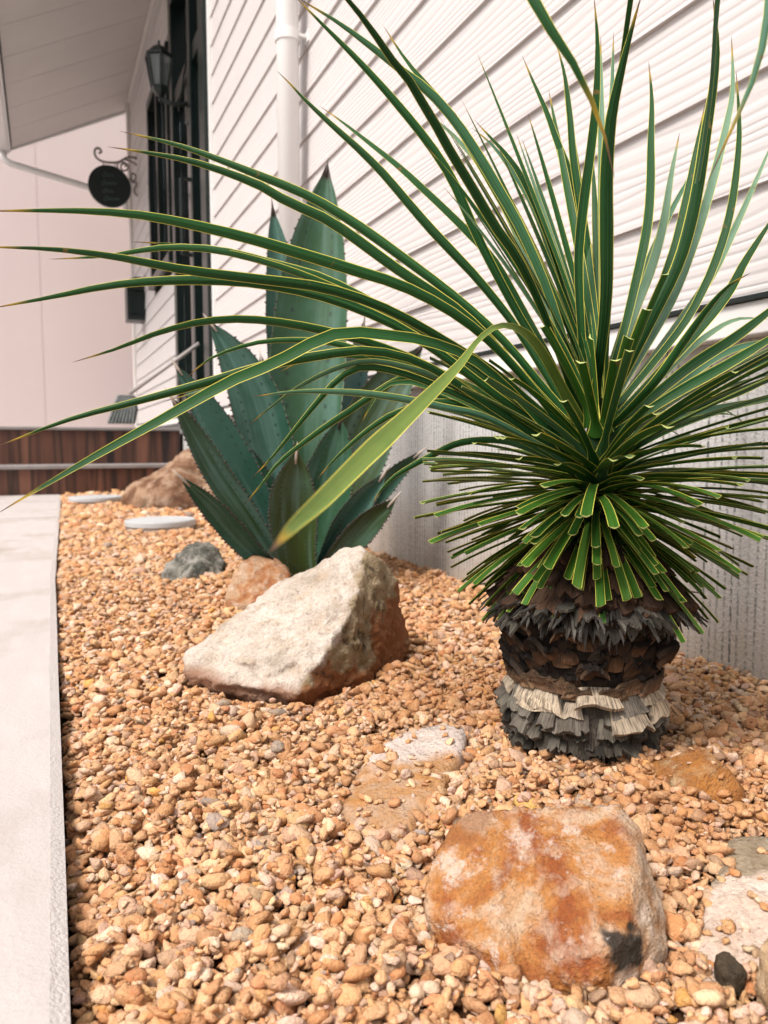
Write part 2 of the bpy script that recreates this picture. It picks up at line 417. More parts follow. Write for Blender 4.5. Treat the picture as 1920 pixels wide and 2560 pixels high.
# pink end wall
pw = thing('end_wall', 'pink rendered wall closing off the passage behind the steps', 'wall', (0, 9.7, .45))
MB().box((-5, 9.7, .2), (.02, 9.85, 6.2)).box((.026, 9.7, .2), (4.0, 9.85, 6.2)).box((-5, 9.705, .2), (4.0, 9.84, 6.19)).build('rendered_panel', PINK, pw)

# lantern
lc = PX(345, 165, W-.20)
def lantern(c, k1=.78, k2=.70):
    t = thing('wall_lantern', 'black coach lantern on a wall bracket beside the dark doorway', 'lantern', c)
    fr = MB()
    hx = 6
    fr.lathe(c, [(a*k1, b*k2) for a, b in [(.004, .30), (.012, .285), (.008, .27), (.02, .255), (.05, .235), (.10, .175), (.118, .165), (.118, .15), (.10, .148)]], hx)
    fr.lathe(c, [(a*k1, b*k2) for a, b in [(.066, -.10), (.07, -.09), (.055, -.13), (.03, -.16), (.014, -.17), (.02, -.19), (.006, -.215)]], hx)
    for k in range(hx):
        q = 2*math.pi*(k+.5)/hx
        fr.tube([(c[0]+.066*k1*math.cos(q), c[1]+.066*k1*math.sin(q), c[2]-.095*k2), (c[0]+.105*k1*math.cos(q), c[1]+.105*k1*math.sin(q), c[2]+.15*k2)], .008, 5)
    fr.build('lantern_frame', BLACK, t)
    MB().lathe(c, [(.058*k1, -.09*k2), (.095*k1, .147*k2)], hx).build('lamp_glass', LGLASS, t)
    ar = MB(); x1 = W-.02
    ar.tube([(c[0], c[1], c[2]-.13), (c[0]+.08, c[1], c[2]-.15), (c[0]+.14, c[1], c[2]-.14), (x1, c[1], c[2]-.12)], .014, 8)
    ar.tube([(c[0]+.11, c[1], c[2]-.18), (x1-.02, c[1], c[2]+.12)], .007, 6)
    ar.build('bracket_arm', BLACK, t, True)
    MB().box((W-.045, c[1]-.06, c[2]-.24), (W-.012, c[1]+.06, c[2]-.02), .01).box((W-.035, c[1]-.02, c[2]-.03), (W-.014, c[1]+.02, c[2]+.12), .006).build('wall_plate', BLACK, t)
lantern(lc)

# hanging sign
YS = 7.95
def S(u, v): return PY(u, v, YS)
IRON = plain('painted_iron', (.20, .165, .16), (.26, .22, .21), .5, 8)
sc_ = S(237, 403)
hsn = thing('hanging_sign', 'round black sign hanging from a scrolled iron bracket at the house corner', 'sign', sc_)
rr = 44*VK*np.linalg.norm(YS/ray(237, 403)[1])/FPX
MB().add(*(lambda n: ([(sc_[0]+rr*math.cos(2*math.pi*k/n), YS-.012, sc_[2]+rr*math.sin(2*math.pi*k/n)) for k in range(n)]+[(sc_[0]+rr*math.cos(2*math.pi*k/n), YS+.012, sc_[2]+rr*math.sin(2*math.pi*k/n)) for k in range(n)],
    [(k, (k+1) % n, n+(k+1) % n, n+k) for k in range(n)]+[tuple(range(n-1, -1, -1)), tuple(range(n, 2*n))]))(48)).build('sign_board', BLACK, hsn)
br = MB()
def spiral(c, r0, r1, a0, a1, n=26): return [S(c[0]+(r0+(r1-r0)*i/n)*math.cos(a0+(a1-a0)*i/n), c[1]+(r0+(r1-r0)*i/n)*math.sin(a0+(a1-a0)*i/n)) for i in range(n+1)]
def smoothpts(q, n=6):
    q = [np.asarray(p, float) for p in q]; out = []
    for i in range(len(q)-1):
        p0, p1, p2, p3 = q[max(i-1, 0)], q[i], q[i+1], q[min(i+2, len(q)-1)]
        for t in np.linspace(0, 1, n, endpoint=False):
            out.append(.5*((2*p1)+(-p0+p2)*t+(2*p0-5*p1+4*p2-p3)*t*t+(-p0+3*p1-3*p2+p3)*t**3))
    return out+[q[-1]]
C4 = lambda x, y: S(173+x/8.72, 311+y/8.72)       # from an enlarged crop of the sign
br.tube(smoothpts([C4(350, 175), C4(395, 150), C4(380, 100), C4(330, 75), C4(280, 110), C4(280, 200), C4(330, 275), C4(430, 330), C4(580, 350), C4(720, 340), C4(830, 280), C4(930, 245), C4(1060, 270), C4(1160, 330), C4(1215, 440), C4(1200, 570), C4(1140, 680), C4(1070, 760), C4(1020, 860), C4(1040, 940), C4(1110, 985), C4(1190, 970), C4(1215, 910), C4(1190, 870), C4(1150, 880)]), .011, 7)
br.tube(smoothpts([C4(840, 430), C4(870, 395), C4(820, 370), C4(770, 410), C4(790, 490), C4(860, 500), C4(900, 450), C4(880, 380), C4(800, 340), C4(720, 360), C4(700, 430), C4(740, 500)]), .009, 6)
br.tube(smoothpts([C4(980, 640), C4(960, 600), C4(985, 560), C4(1035, 580), C4(1050, 640), C4(1020, 690), C4(970, 680), C4(940, 640), C4(960, 700), C4(1030, 730), C4(1110, 700), C4(1160, 610), C4(1140, 500), C4(1050, 390), C4(940, 320), C4(840, 300)]), .009, 6)
br.tube([C4(435, 330), C4(435, 445)], .006, 6).tube([C4(655, 345), C4(655, 455)], .006, 6)
br.tube([C4(1238, 290), C4(1238, 1120)], .012, 6)
br.build('scroll_bracket', IRON, hsn, True)
# faint hand lettering in four short lines
LET = plain('faint_lettering', (.045, .075, .07), (.06, .095, .09), .6, 9)
lt = MB()
words = {600: (440, 640, 'Bon'), 755: (420, 690, 'jaune'), 905: (445, 640, 'Bar'), 1050: (470, 740, 'Music')}
def stroke(pts): lt.tube(smoothpts([np.array(C4(x, y))-(0, .0165, 0) for x, y in pts], 4), .0042, 5)
for yb, (xa, xb, wd) in words.items():
    n = len(wd); sx = (xb-xa)/n
    # slanted running-hand strokes: a tall looped capital, then small arches
    stroke([(xa-25, yb+10), (xa+15, yb-45), (xa+50, yb-55), (xa+45, yb-10), (xa+10, yb+30), (xa-5, yb+20)])
    q = [(xa+25, yb+10)]
    for i in range(1, n):
        x = xa+sx*i
        q += [(x+4, yb-22), (x+sx*.35, yb-18), (x+sx*.3, yb+16), (x+sx*.6, yb+18), (x+sx*.85, yb-14)]
    stroke(q)
lt.build('lettering', LET, hsn)

# letter box at the corner
YB = 7.6
a, b = PY(276, 690, YB), PY(325, 600, YB)
xm, hw = (a[0]+b[0])/2, (b[0]-a[0])/2
poly = [(a[0], a[2]), (b[0], a[2]), (b[0], b[2]-.10)]+[(xm+hw*math.cos(q), b[2]-.10+.10*math.sin(q)) for q in np.linspace(.2, math.pi-.2, 10)]+[(a[0], b[2]-.10)]
lb = thing('letter_box', 'black arched-top letter box fixed at the corner of the house under the sign', 'letter box', (xm, YB, a[2]))
MB().prism(poly, 1, YB, YB+.22).build('box_body', BLACK, lb)
MB().prism([(a[0]+.03, a[2]+.05), (b[0]-.03, a[2]+.05), (b[0]-.03, b[2]-.16), (a[0]+.03, b[2]-.16)], 1, YB-.012, YB-.001).box((xm-hw*.8, YB-.03, b[2]-.13), (xm+hw*.8, YB-.001, b[2]-.115)).build('door_flap', FRAMEB, lb)

# broom leaning in the corner
bt_ = PX(430, 742, W-.05); bb = np.array([*PY(284, 1010, bt_[1]+.05)]); bb[2] = .63
bz = thing('broom', 'grey-bristled broom leaning against the siding beyond the steps', 'broom', (bb[0], bb[1], .452))
GREY = plain('grey_handle', (.42, .38, .37), (.36, .33, .32), .5, 5); BRIS = plain('dark_bristles', (.10, .12, .12), (.17, .18, .18), .9, 40)
MB().tube([bb, bt_], .012, 8).build('handle', GREY, bz, True)
bs = MB(); dv = (bb-bt_)/np.linalg.norm(bb-bt_)
for i in range(40):
    t = (i/39-.5)
    e = np.array([bb[0]-.05+t*.15, bb[1]+.02*((i*7) % 5-2), .455])
    bs.tube([bb+dv*(.02)+np.array([t*.08, 0, 0]), bb*.5+e*.5+np.array([t*.05, 0, 0]), e], [.01, .012, .006], 5)
bs.build('bristles', BRIS, bz)

# ------------------------------------------------------------------ rocks
def hull_planes(pts):
    bm = bmesh.new()
    for p in pts: bm.verts.new([float(c) for c in p])
    bmesh.ops.convex_hull(bm, input=bm.verts[:]); bm.normal_update()
    pl = [(np.array(f.normal), float(np.array(f.normal) @ np.array(f.verts[0].co))) for f in bm.faces]
    bm.free(); return pl
_ico = {}
def ico(n):
    if n not in _ico:
        bm = bmesh.new(); bmesh.ops.create_icosphere(bm, subdivisions=n, radius=1); bm.verts.ensure_lookup_table()
        _ico[n] = (np.array([v.co[:] for v in bm.verts]), np.array([[v.index for v in f.verts] for f in bm.faces])); bm.free()
    return _ico[n]
LID = plain('grey_white_plastic', (.50, .51, .52), (.44, .45, .46), .5, 6)
ROCKS = []                                   # footprints and solids, for the gravel
def rock(name, label, pts, mat, p=60, amp=.012, freq=9, sub=6, seed=1, zone=None, keep=0.0, cat='rock', ridge=.4, chips=34, shape=None, lump=.4):
    pts = np.array(pts); c = pts.mean(0)
    base = np.array([c[0], c[1], pts[:, 2].min()])
    D, F = ico(sub); pl = hull_planes(pts-c)
    # outward planes
    acc = np.zeros(len(D)); rg0 = np.random.default_rng(seed)
    for _ in range(chips):
        nn = rg0.normal(size=3); nn /= np.linalg.norm(nn); pl.append((nn, float(((pts-c)@nn).max())*rg0.uniform(.88, .99)))
    for n, d in pl:
        if d < 0: n, d = -n, -d
        d = max(d, 1e-3); acc += np.clip(D@n/d, 0, None)**p
    V = D*(acc**(-1/p))[:, None]
    size = np.linalg.norm(pts.max(0)-pts.min(0))
    Q = V*freq
    nrm = V/np.linalg.norm(V, axis=1)[:, None]
    n1 = fbm(Q, seed, 5); rg = 1-np.abs(fbm(Q*1.3+5, seed+20, 4))*1.6
    V = V + nrm*(amp*(n1*lump + ridge*(rg-.5)))[:, None]
    V = V + nrm*(amp*.30*fbm(Q*7, seed+40, 4))[:, None]
    st_ep = V@np.array([.35, .2, .9])+.010*fbm(Q*.8, seed+60, 3); V = V + nrm*(amp*.22*np.abs((st_ep/.022) % 1-.5))[:, None]
    if shape is not None: V = shape(V+c)-c
    at = {}
    if zone is not None: at['zone'] = zone(V+c, nrm, seed)
    o = mesh(name, V+c, F, mat, None, True, at, base)
    tag(o, label, cat); ROCKS.append((V+c, keep)); return o

def rock_mat(name, cols, rough=.85, sc=14, veins=None, zone=None, white=.0, dark=.0):
    M = Mat(name, cols[0], rough, .25); v = M.coord()
    a = M.noise(v, sc, 6, .62, .6); b = M.noise(v, sc*3.3, 5, .6); f = M.noise(v, sc*22, 4, .6)
    c = M.ramp(a, [(.38, cols[0]), (.49, cols[1]), (.59, cols[2])])
    c = M.mix(M.ramp(b, [(.5, 0.), (.68, .6)]), c, cols[3])
    if zone:
        z_, al = M.attr('zone'); s = M.sep(z_)
        c2 = M.ramp(b, [(.35, zone[0]), (.52, zone[1]), (.68, zone[2])])
        c = M.mix(s[0], c, c2)
        c = M.mix(M.math('MULTIPLY', s[1], .95), c, zone[3])
        c = M.mix(M.math('MULTIPLY', s[2], .95), c, zone[4])
    if white:
        c = M.mix(M.math('MULTIPLY', M.math('MULTIPLY', M.ramp(M.noise(v, sc*1.9, 6, .7), [(.54, 0.), (.62, 1.)]), M.ramp(f, [(.35, .3), (.6, 1.)])), white), c, (.72, .58, .49))
    if dark:
        c = M.mix(M.math('MULTIPLY', M.ramp(M.noise(v, sc*1.1, 5, .6, 1.0), [(.63, 0.), (.70, 1.)]), dark), c, (.02, .025, .022))
    c = M.mix(M.ramp(f, [(.46, 0.), (.74, .42)]), c, (.10, .06, .04))
    M.col(c); M.bump(f, .0030, 1.0); M.bump(b, .008, .9); return M.m

def low(pts, dz=.06):                         # carry the outline down into the ground
    return list(pts)+[np.array([p[0], p[1], min(p[2], .0)-dz]) for p in pts]

# big pale rock
bp = [P(645, 1500, .965), P(550, 1488, .99), P(500, 1470, 1.02), P(400, 1458, 1.06), P(388, 1420, 1.09), P(470, 1358, 1.2), P(600, 1264, 1.22), P(690, 1215, 1.2),
      P(758, 1178, 1.17), P(802, 1176, 1.13), P(832, 1228, 1.14), P(760, 1320, 1.04), P(893, 1345, 1.2), P(886, 1435, 1.17), P(872, 1280, 1.2), P(800, 1466, 1.06)]
bpc = np.mean(bp, 0)
bp = bp + [np.array([p[0]+(bpc[0]-p[0])*.35, p[1]+(bpc[1]-p[1])*.35, -.06]) for p in bp]
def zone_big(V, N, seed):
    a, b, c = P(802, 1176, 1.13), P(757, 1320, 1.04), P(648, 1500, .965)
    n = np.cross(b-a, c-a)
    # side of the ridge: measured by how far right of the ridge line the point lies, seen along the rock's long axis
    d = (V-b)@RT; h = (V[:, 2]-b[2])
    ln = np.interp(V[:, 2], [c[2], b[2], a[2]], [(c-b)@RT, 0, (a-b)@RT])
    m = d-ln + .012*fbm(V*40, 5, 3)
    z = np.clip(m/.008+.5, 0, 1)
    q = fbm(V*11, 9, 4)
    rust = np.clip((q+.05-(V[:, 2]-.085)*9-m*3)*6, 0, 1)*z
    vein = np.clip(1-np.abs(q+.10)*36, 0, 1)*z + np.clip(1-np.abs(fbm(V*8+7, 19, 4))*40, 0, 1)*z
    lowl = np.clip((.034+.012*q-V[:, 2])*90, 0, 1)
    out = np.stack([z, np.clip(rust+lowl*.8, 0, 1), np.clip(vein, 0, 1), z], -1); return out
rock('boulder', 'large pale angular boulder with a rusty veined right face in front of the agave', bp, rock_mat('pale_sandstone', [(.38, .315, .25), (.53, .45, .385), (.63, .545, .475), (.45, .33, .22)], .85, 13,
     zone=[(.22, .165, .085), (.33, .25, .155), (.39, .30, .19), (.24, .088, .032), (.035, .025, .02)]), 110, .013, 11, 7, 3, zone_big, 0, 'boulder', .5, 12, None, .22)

# front orange rock
fp = [P(915, 1905, .55), P(958, 1788, .572), P(1005, 1750, .582), P(1335, 1732, .575), P(1372, 1768, .565),
      P(1378, 1872, .522), P(1440, 1965, .53), P(1440, 2050, .512), P(1405, 2108, .50), P(1335, 2045, .480), P(1295, 2118, .474), P(1100, 2090, .486), P(925, 1980, .53)]
def gully(V):
    a, b = P(1200, 1900, .512), P(1155, 2060, .488); ab = b-a; t = np.clip(((V-a)@ab)/(ab@ab), -.1, 1.3)
    d = np.linalg.norm(V-(a+t[:, None]*ab), axis=1)
    V = V.copy(); V[:, 2] -= .010*np.exp(-(d/.010)**2)*np.clip(t+.1, 0, 1)
    a, b = P(1095, 1900, .53), P(1130, 2050, .495); ab = b-a; t = np.clip(((V-a)@ab)/(ab@ab), -.1, 1.3)
    d = np.linalg.norm(V-(a+t[:, None]*ab), axis=1); V[:, 2] -= .008*np.exp(-(d/.008)**2)*np.clip(t+.1, 0, 1)
    return V
def zone_front(V, N, seed):
    d = np.interp(V[:, 2], [0, .07], [(P(1335, 2080, .48)-CAM)@RT, (P(1372, 1800, .56)-CAM)@RT])
    m = (V-CAM)@RT-d + .006*fbm(V*50, 5, 3)
    z = np.clip(m/.008+.5, 0, 1)
    p = P(1345, 2055, .487); k = np.clip((1.0-np.linalg.norm((V-p)*np.array([1, 1, 1.5]), axis=1)/.021+.5*fbm(V*80, 8, 4))*3, 0, 1)
    st = np.clip((fbm(V*np.array([14, 14, 22]), 31, 4)-.22)*6, 0, 1)*(1-z)
    return np.stack([z*.8, st*.6, np.clip(k*1.6, 0, 1), z], -1)
rock('rock', 'flat-topped orange rock with white blotches nearest the camera in the gravel', low(fp, .04), rock_mat('orange_sandstone', [(.30, .085, .025), (.47, .20, .058), (.55, .37, .235), (.60, .45, .34)], .8, 17,
     zone=[(.36, .20, .10), (.54, .42, .31), (.60, .50, .41), (.25, .09, .035), (.02, .022, .02)], white=.9), 90, .0042, 22, 6, 5, zone_front, chips=0, shape=gully)

# small rocks behind
def rock_pts(outline, d, depth, zs=1.0):
    f = [P(u, v, d+(k if len(o) > 2 else 0)) for o in outline for u, v, k in [(o[0], o[1], o[2] if len(o) > 2 else 0)]]
    back = np.array([FW[0], FW[1], 0]); back /= np.linalg.norm(back)
    m = np.mean(f, 0)
    return f+[m+(q-m)*.75+back*depth for q in f]
rock('rock', 'small rusty orange rock tucked between the boulder and the agave', low(rock_pts([(482, 1275), (500, 1228, .04), (545, 1200, .06), (600, 1215, .06), (628, 1245, .05), (620, 1290, 0), (560, 1295, -.02), (500, 1292, -.01)], 1.5, .1)),
     rock_mat('rusty_rock', [(.34, .12, .045), (.46, .21, .09), (.52, .33, .20), (.60, .48, .38)], .85, 22, white=.5), 60, .010, 16, 5, 11)
rock('rock', 'dark grey-green streaked rock standing alone left of the agave', low(rock_pts([(345, 1235), (362, 1212, .02), (400, 1180, .06), (435, 1168, .07), (462, 1185, .06), (487, 1225, .04), (482, 1255, 0), (450, 1252, -.02), (400, 1248, -.03), (440, 1215, -.02)], 1.83, .1)),
     rock_mat('grey_rock', [(.045, .05, .04), (.15, .145, .12), (.34, .325, .285), (.40, .37, .33)], .7, 20, dark=.8), 60, .014, 14, 5, 13)
rock('boulder', 'brown boulder lying far back beside the entrance steps', low(rock_pts([(256, 1085), (262, 1062, .1), (310, 1030, .15), (350, 1003, .2), (395, 967, .25), (440, 962, .3), (475, 1000, .25), (500, 1060, .2), (500, 1105, .05), (420, 1103, -.05), (330, 1102, -.05), (375, 1040, 0)], 3.9, .3)),
     rock_mat('brown_rock', [(.085, .038, .02), (.18, .09, .048), (.33, .21, .135), (.46, .34, .25)], .85, 6, dark=.6), 50, .03, 5, 5, 17, None, 0, 'boulder')
# buried flat rocks
def flat(name, label, poly, thick, mat, seed, keep=.3, amp=.005, cat='flat rock', freq=18, zone=None):
    pts = []
    for u, v, z in poly:
        q = PZ(u, v, z); pts += [q, q-np.array([0, 0, thick])]
    c = np.mean(pts, 0)
    return rock(name, label, pts, mat, 30, amp, freq, 5, seed, zone, keep, cat)
flat('buried_rock', 'half-buried pinkish white rock with sandy orange dust left of the trunk', [(790, 1632, .004), (836, 1590, .016), (900, 1560, .022), (1010, 1550, .026), (1010, 1620, .020), (960, 1700, .014), (905, 1760, .008), (860, 1840, -.002), (735, 1815, -.006), (722, 1735, -.003), (758, 1670, .001)], .07,
     rock_mat('pinkish_rock', [(.46, .31, .21), (.44, .22, .085), (.52, .38, .28), (.42, .19, .05)], .85, 11, zone=[(.56, .45, .39), (.62, .515, .46), (.58, .47, .41), (.5, .3, .15), (.2, .1, .05)]), 21, .07, zone=lambda V, N, s_: np.stack([np.clip(((V-CAM)@FW-.765+.02*fbm(V*30, 3, 3))/.02, 0, 1)]+[V[:, 0]*0]*3, -1))
flat('rust_slab', 'rust-orange slab edge showing in the gravel right of the trunk', [(1400, 1640, .022), (1500, 1600, .044), (1545, 1622, .044), (1625, 1705, .016), (1590, 1740, .008), (1480, 1700, .020), (1400, 1680, .016)], .06,
     rock_mat('rust_rock', [(.42, .17, .04), (.32, .13, .04), (.48, .33, .19), (.45, .30, .16)], .85, 18), 23, .06, .003, cat='flat rock')
flat('buried_rock', 'wide buried pale rock with a grey-brown back edge at the right frame edge', [(1574, 1794, .008), (1690, 1784, .014), (1770, 1850, .010), (1790, 2000, .004), (1700, 2110, .000), (1600, 2115, -.008), (1490, 2090, -.007), (1520, 1950, -.003), (1556, 1880, .003)], .06,
     rock_mat('pale_buried_rock', [(.56, .42, .34), (.60, .47, .39), (.64, .53, .46), (.50, .35, .25)], .85, 10, dark=.25, zone=[(.24, .18, .12), (.31, .245, .17), (.42, .345, .26), (.5, .3, .15), (.2, .1, .05)]), 27, .05, .006, zone=lambda V, N, s_: np.stack([np.clip(((V-CAM)@FW-.578+.015*fbm(V*40, 3, 3))/.006, 0, 1)]+[V[:, 0]*0]*3, -1))
flat('rock', 'tan rock cut off by the bottom right frame edge', [(1632, 2130, .0), (1640, 2040, .028), (1668, 1985, .034), (1740, 2010, .034), (1760, 2150, .01), (1700, 2230, .0)], .05,
     rock_mat('tan_rock', [(.40, .24, .12), (.50, .34, .2), (.56, .42, .3), (.3, .16, .08)], .85, 18), 29, 0, .005, cat='rock')

rock('rock', 'small dark brown stone lying in the pale gravel at the bottom right corner', low(rock_pts([(1558, 2104), (1570, 2086, .004), (1590, 2078, .007), (1610, 2086, .006), (1622, 2104, .002), (1606, 2118, 0), (1578, 2118, -.003)], .474, .018), .01),
     rock_mat('dark_stone', [(.06, .045, .028), (.10, .075, .045), (.14, .10, .065), (.17, .12, .08)], .7, 60), 12, .0015, 60, 4, 41)
# white lids lying in the gravel
def lid(u0, u1, v, label, seed):
    p = PZ((u0+u1)/2, v, .016); rad = (u1-u0)*VK/2/FPX*float((p-CAM)@FW)
    o = MB().lathe((p[0], p[1], 0), [(rad*.9, -.03), (rad*.95, .010), (rad, .018), (rad, .034), (rad*.985, .039), (rad*.94, .0395), (rad*.92, .0375)], 48).build('drain_lid', LID, None, False, (p[0], p[1], 0))
    tag(o, label, 'drain lid', 'round white lids in the gravel'); ROCKS.append((np.array(o.data.vertices[0].co)*0+np.array([[p[0]+rad*math.cos(q), p[1]+rad*math.sin(q), 0] for q in np.linspace(0, 6.28, 24)]), 0))
lid(273, 421, 1134, 'round white lid in the gravel behind the dark grey rock', 1)
lid(152, 262, 1081, 'farther round white lid near the entrance steps beside the brown boulder', 2)

# ------------------------------------------------------------------ gravel, each stone settled on those below
def convex2d(pts):
    pts = sorted(map(tuple, pts)); 
    def half(ps):
        h = []
        for p in ps:
            while len(h) >= 2 and (h[-1][0]-h[-2][0])*(p[1]-h[-2][1])-(h[-1][1]-h[-2][1])*(p[0]-h[-2][0]) <= 0: h.pop()
            h.append(p)
        return h
    a, b = half(pts), half(pts[::-1]); return np.array(a[:-1]+b[:-1])
def inside(poly, x, y):
    r = np.ones(len(x), bool)
    for i in range(len(poly)):
        a, b = poly[i], poly[(i+1) % len(poly)]
        r &= (b[0]-a[0])*(y-a[1])-(b[1]-a[1])*(x-a[0]) >= 0
    return r
def gravel():
    res = .0025; gx0, gy0, gx1, gy1 = -.006, .10, W+.02, 5.40
    nx, ny = int((gx1-gx0)/res), int((gy1-gy0)/res)
    xx = gx0+(np.arange(nx)+.5)*res; yy = gy0+(np.arange(ny)+.5)*res
    Hm = gz(*np.meshgrid(xx, yy))-.008
    def scatter(ya, yb, med, cover):
        area = (gx1-gx0)*(yb-ya); n = int(cover*area/(math.pi*med*med*1.15))
        x = RNG.uniform(gx0+.006, gx1-.012, n); y = RNG.uniform(ya, yb, n)
        r = np.clip(med*np.exp(RNG.normal(0, .44, n)), med*.42, med*2.8); return x, y, r
    L = [scatter(.10, .62, .0036, 2.7), scatter(.62, 1.0, .0038, 2.6), scatter(1.0, 2.0, .0043, 2.3), scatter(2.0, 3.2, .0060, 2.0), scatter(3.2, 5.38, .0090, 1.8)]
    x = np.concatenate([l[0] for l in L]); y = np.concatenate([l[1] for l in L]); r = np.concatenate([l[2] for l in L])
    keepm = x > np.array([edge_x(q) for q in y])+.002+r*.6
    for V, kp in ROCKS:
        top = V[V[:, 2] > -.012] if V[:, 2].max() > 0 else V
        hull = convex2d(top[:, :2]); cen = hull.mean(0); hull = cen+(hull-cen)*.97
        ins = inside(hull, x, y)
        keepm &= ~ins | ((RNG.random(len(x)) < kp) & (r < .007))
        if kp > 0:                     # stones may lie on a flat rock
            hh = np.where(inside(hull, *[q.ravel() for q in np.meshgrid(xx, yy)]), 1, 0).reshape(ny, nx).astype(bool)
            jj, ii = np.nonzero(hh)
            t = V[np.argmax(V[:, 2])]
            pts = V[(V[:, 2] > V[:, 2].min()+.03)]
            for a_, b_ in zip(jj, ii):
                d2 = (pts[:, 0]-xx[b_])**2+(pts[:, 1]-yy[a_])**2
                Hm[a_, b_] = max(Hm[a_, b_], pts[np.argmin(d2), 2])
    keepm &= ((x-TR[0])**2+(y-TR[1])**2 > .058**2)
    x, y, r = x[keepm], y[keepm], r[keepm]
    order = RNG.permutation(len(x)); x, y, r = x[order], y[order], r[order]
    n = len(x)
    S3 = np.stack([r*RNG.uniform(1.0, 1.55, n), r*RNG.uniform(.85, 1.1, n), r*RNG.uniform(.55, .85, n)], -1)
    zc = np.zeros(n)
    for i in range(n):
        rr_ = r[i]*.95; k = max(1, int(rr_/res)); ci, cj = int((x[i]-gx0)/res), int((y[i]-gy0)/res)
        a0, a1, b0, b1 = max(0, cj-k), min(ny, cj+k+1), max(0, ci-k), min(nx, ci+k+1)
        sub = Hm[a0:a1, b0:b1]
        if sub.size == 0: continue
        base = .8*sub.mean()+.2*sub.min()
        z_ = base+S3[i, 2]*.74; zc[i] = z_
        dx = (xx[b0:b1]-x[i])[None, :]; dy = (yy[a0:a1]-y[i])[:, None]
        q = 1-(dx*dx+dy*dy)/(rr_*1.15)**2
        topz = z_+S3[i, 2]*np.sqrt(np.clip(q, 0, 1))
        Hm[a0:a1, b0:b1] = np.where(q > 0, np.maximum(sub, np.minimum(topz, sub+.006)), sub)
    # keep the pile level with the terrain
    cap = gz(x, y)+.024
    ok = zc < cap; ok |= r < .005
    # angular templates at three levels
    def template(sub, seed):
        rg = np.random.default_rng(seed); D, F = ico(sub)
        q = rg.normal(size=(int(rg.integers(8, 12)), 3)); q /= np.linalg.norm(q, axis=1)[:, None]
        q = np.concatenate([q*rg.uniform(.8, 1.15, (len(q), 1)), np.eye(3)*.42, -np.eye(3)*.42]); q -= q.mean(0)
        acc = np.zeros(len(D))
        for nn, d in hull_planes(q): acc += np.clip(D@nn/max(d, .12), 0, None)**60
        V = D*(acc**(-1/60))[:, None]*(1+.03*fbm(D*3.0, seed, 2))[:, None]
        return V/np.abs(V).max(0), F
    PAL = np.array([(.56, .36, .20), (.50, .29, .14), (.62, .44, .29), (.46, .25, .12), (.58, .47, .37), (.42, .20, .085), (.52, .38, .28), (.32, .22, .15), (.66, .53, .41), (.30, .27, .235), (.55, .31, .09)])
    PW = np.array([.24, .19, .12, .15, .05, .08, .09, .04, .025, .012, .012]); PW /= PW.sum()
    pick = RNG.choice(len(PAL), n, p=PW)
    colr = np.array([1.13, 1.02, .99])*PAL[pick]*RNG.uniform(.80, 1.22, (n, 1))*(1+RNG.normal(0, .03, (n, 3)))
    # rust-stained patches, with shade of boulder and yucca crown painted into stone colour
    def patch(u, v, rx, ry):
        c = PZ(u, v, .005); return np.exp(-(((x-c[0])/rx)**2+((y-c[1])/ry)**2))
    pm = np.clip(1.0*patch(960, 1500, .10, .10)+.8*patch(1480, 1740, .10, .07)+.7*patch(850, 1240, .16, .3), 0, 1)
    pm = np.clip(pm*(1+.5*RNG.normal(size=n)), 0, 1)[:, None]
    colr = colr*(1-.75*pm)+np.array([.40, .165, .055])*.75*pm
    lev = np.where(y < .95, 2, np.where(y < 2.3, 1, 0))
    BV, BF, BC = [], [], []; off = 0
    for lv in (2, 1, 0):
        for ti in range(22):
            D, F = template({2: 3, 1: 2, 0: 1}[lv] if False else {2: 2, 1: 2, 0: 1}[lv], 100*lv+ti)
            ids = np.nonzero((lev == lv) & (np.arange(n) % 22 == ti) & ok)[0]
            if len(ids) == 0: continue
            m = len(ids)
            a = RNG.uniform(0, 2*math.pi, m); tl = RNG.normal(0, .45, m); tl2 = RNG.normal(0, .35, m)
            ca, sa, ct, s_t, c2, s2 = np.cos(a), np.sin(a), np.cos(tl), np.sin(tl), np.cos(tl2), np.sin(tl2)
            z0_, o1 = np.zeros(m), np.ones(m)
            Rz = np.stack([np.stack([ca, -sa, z0_], -1), np.stack([sa, ca, z0_], -1), np.stack([z0_, z0_, o1], -1)], 1)
            Rx = np.stack([np.stack([o1, z0_, z0_], -1), np.stack([z0_, ct, -s_t], -1), np.stack([z0_, s_t, ct], -1)], 1)
            Ry = np.stack([np.stack([c2, z0_, s2], -1), np.stack([z0_, o1, z0_], -1), np.stack([-s2, z0_, c2], -1)], 1)
            Rm = np.einsum('mij,mjk,mkl->mil', Rx, Ry, Rz)
            V = D[None]*S3[ids][:, None, :]
            V = np.einsum('mij,mkj->mki', Rm, V)+np.stack([x[ids], y[ids], zc[ids]], -1)[:, None, :]
            BV.append(V.reshape(-1, 3)); BF.append((F[None]+(np.arange(m)*len(D))[:, None, None]+off).reshape(-1, 3))
            BC.append(np.repeat(np.concatenate([colr[ids], np.ones((m, 1))], 1), len(D), 0)); off += m*len(D)
    print('stones', n, 'verts', off)
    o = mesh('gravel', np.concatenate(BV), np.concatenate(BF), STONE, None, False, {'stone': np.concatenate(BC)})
    o['kind'] = 'stuff'; o['label'] = 'tan and orange crushed stone gravel filling the bed'
gravel()

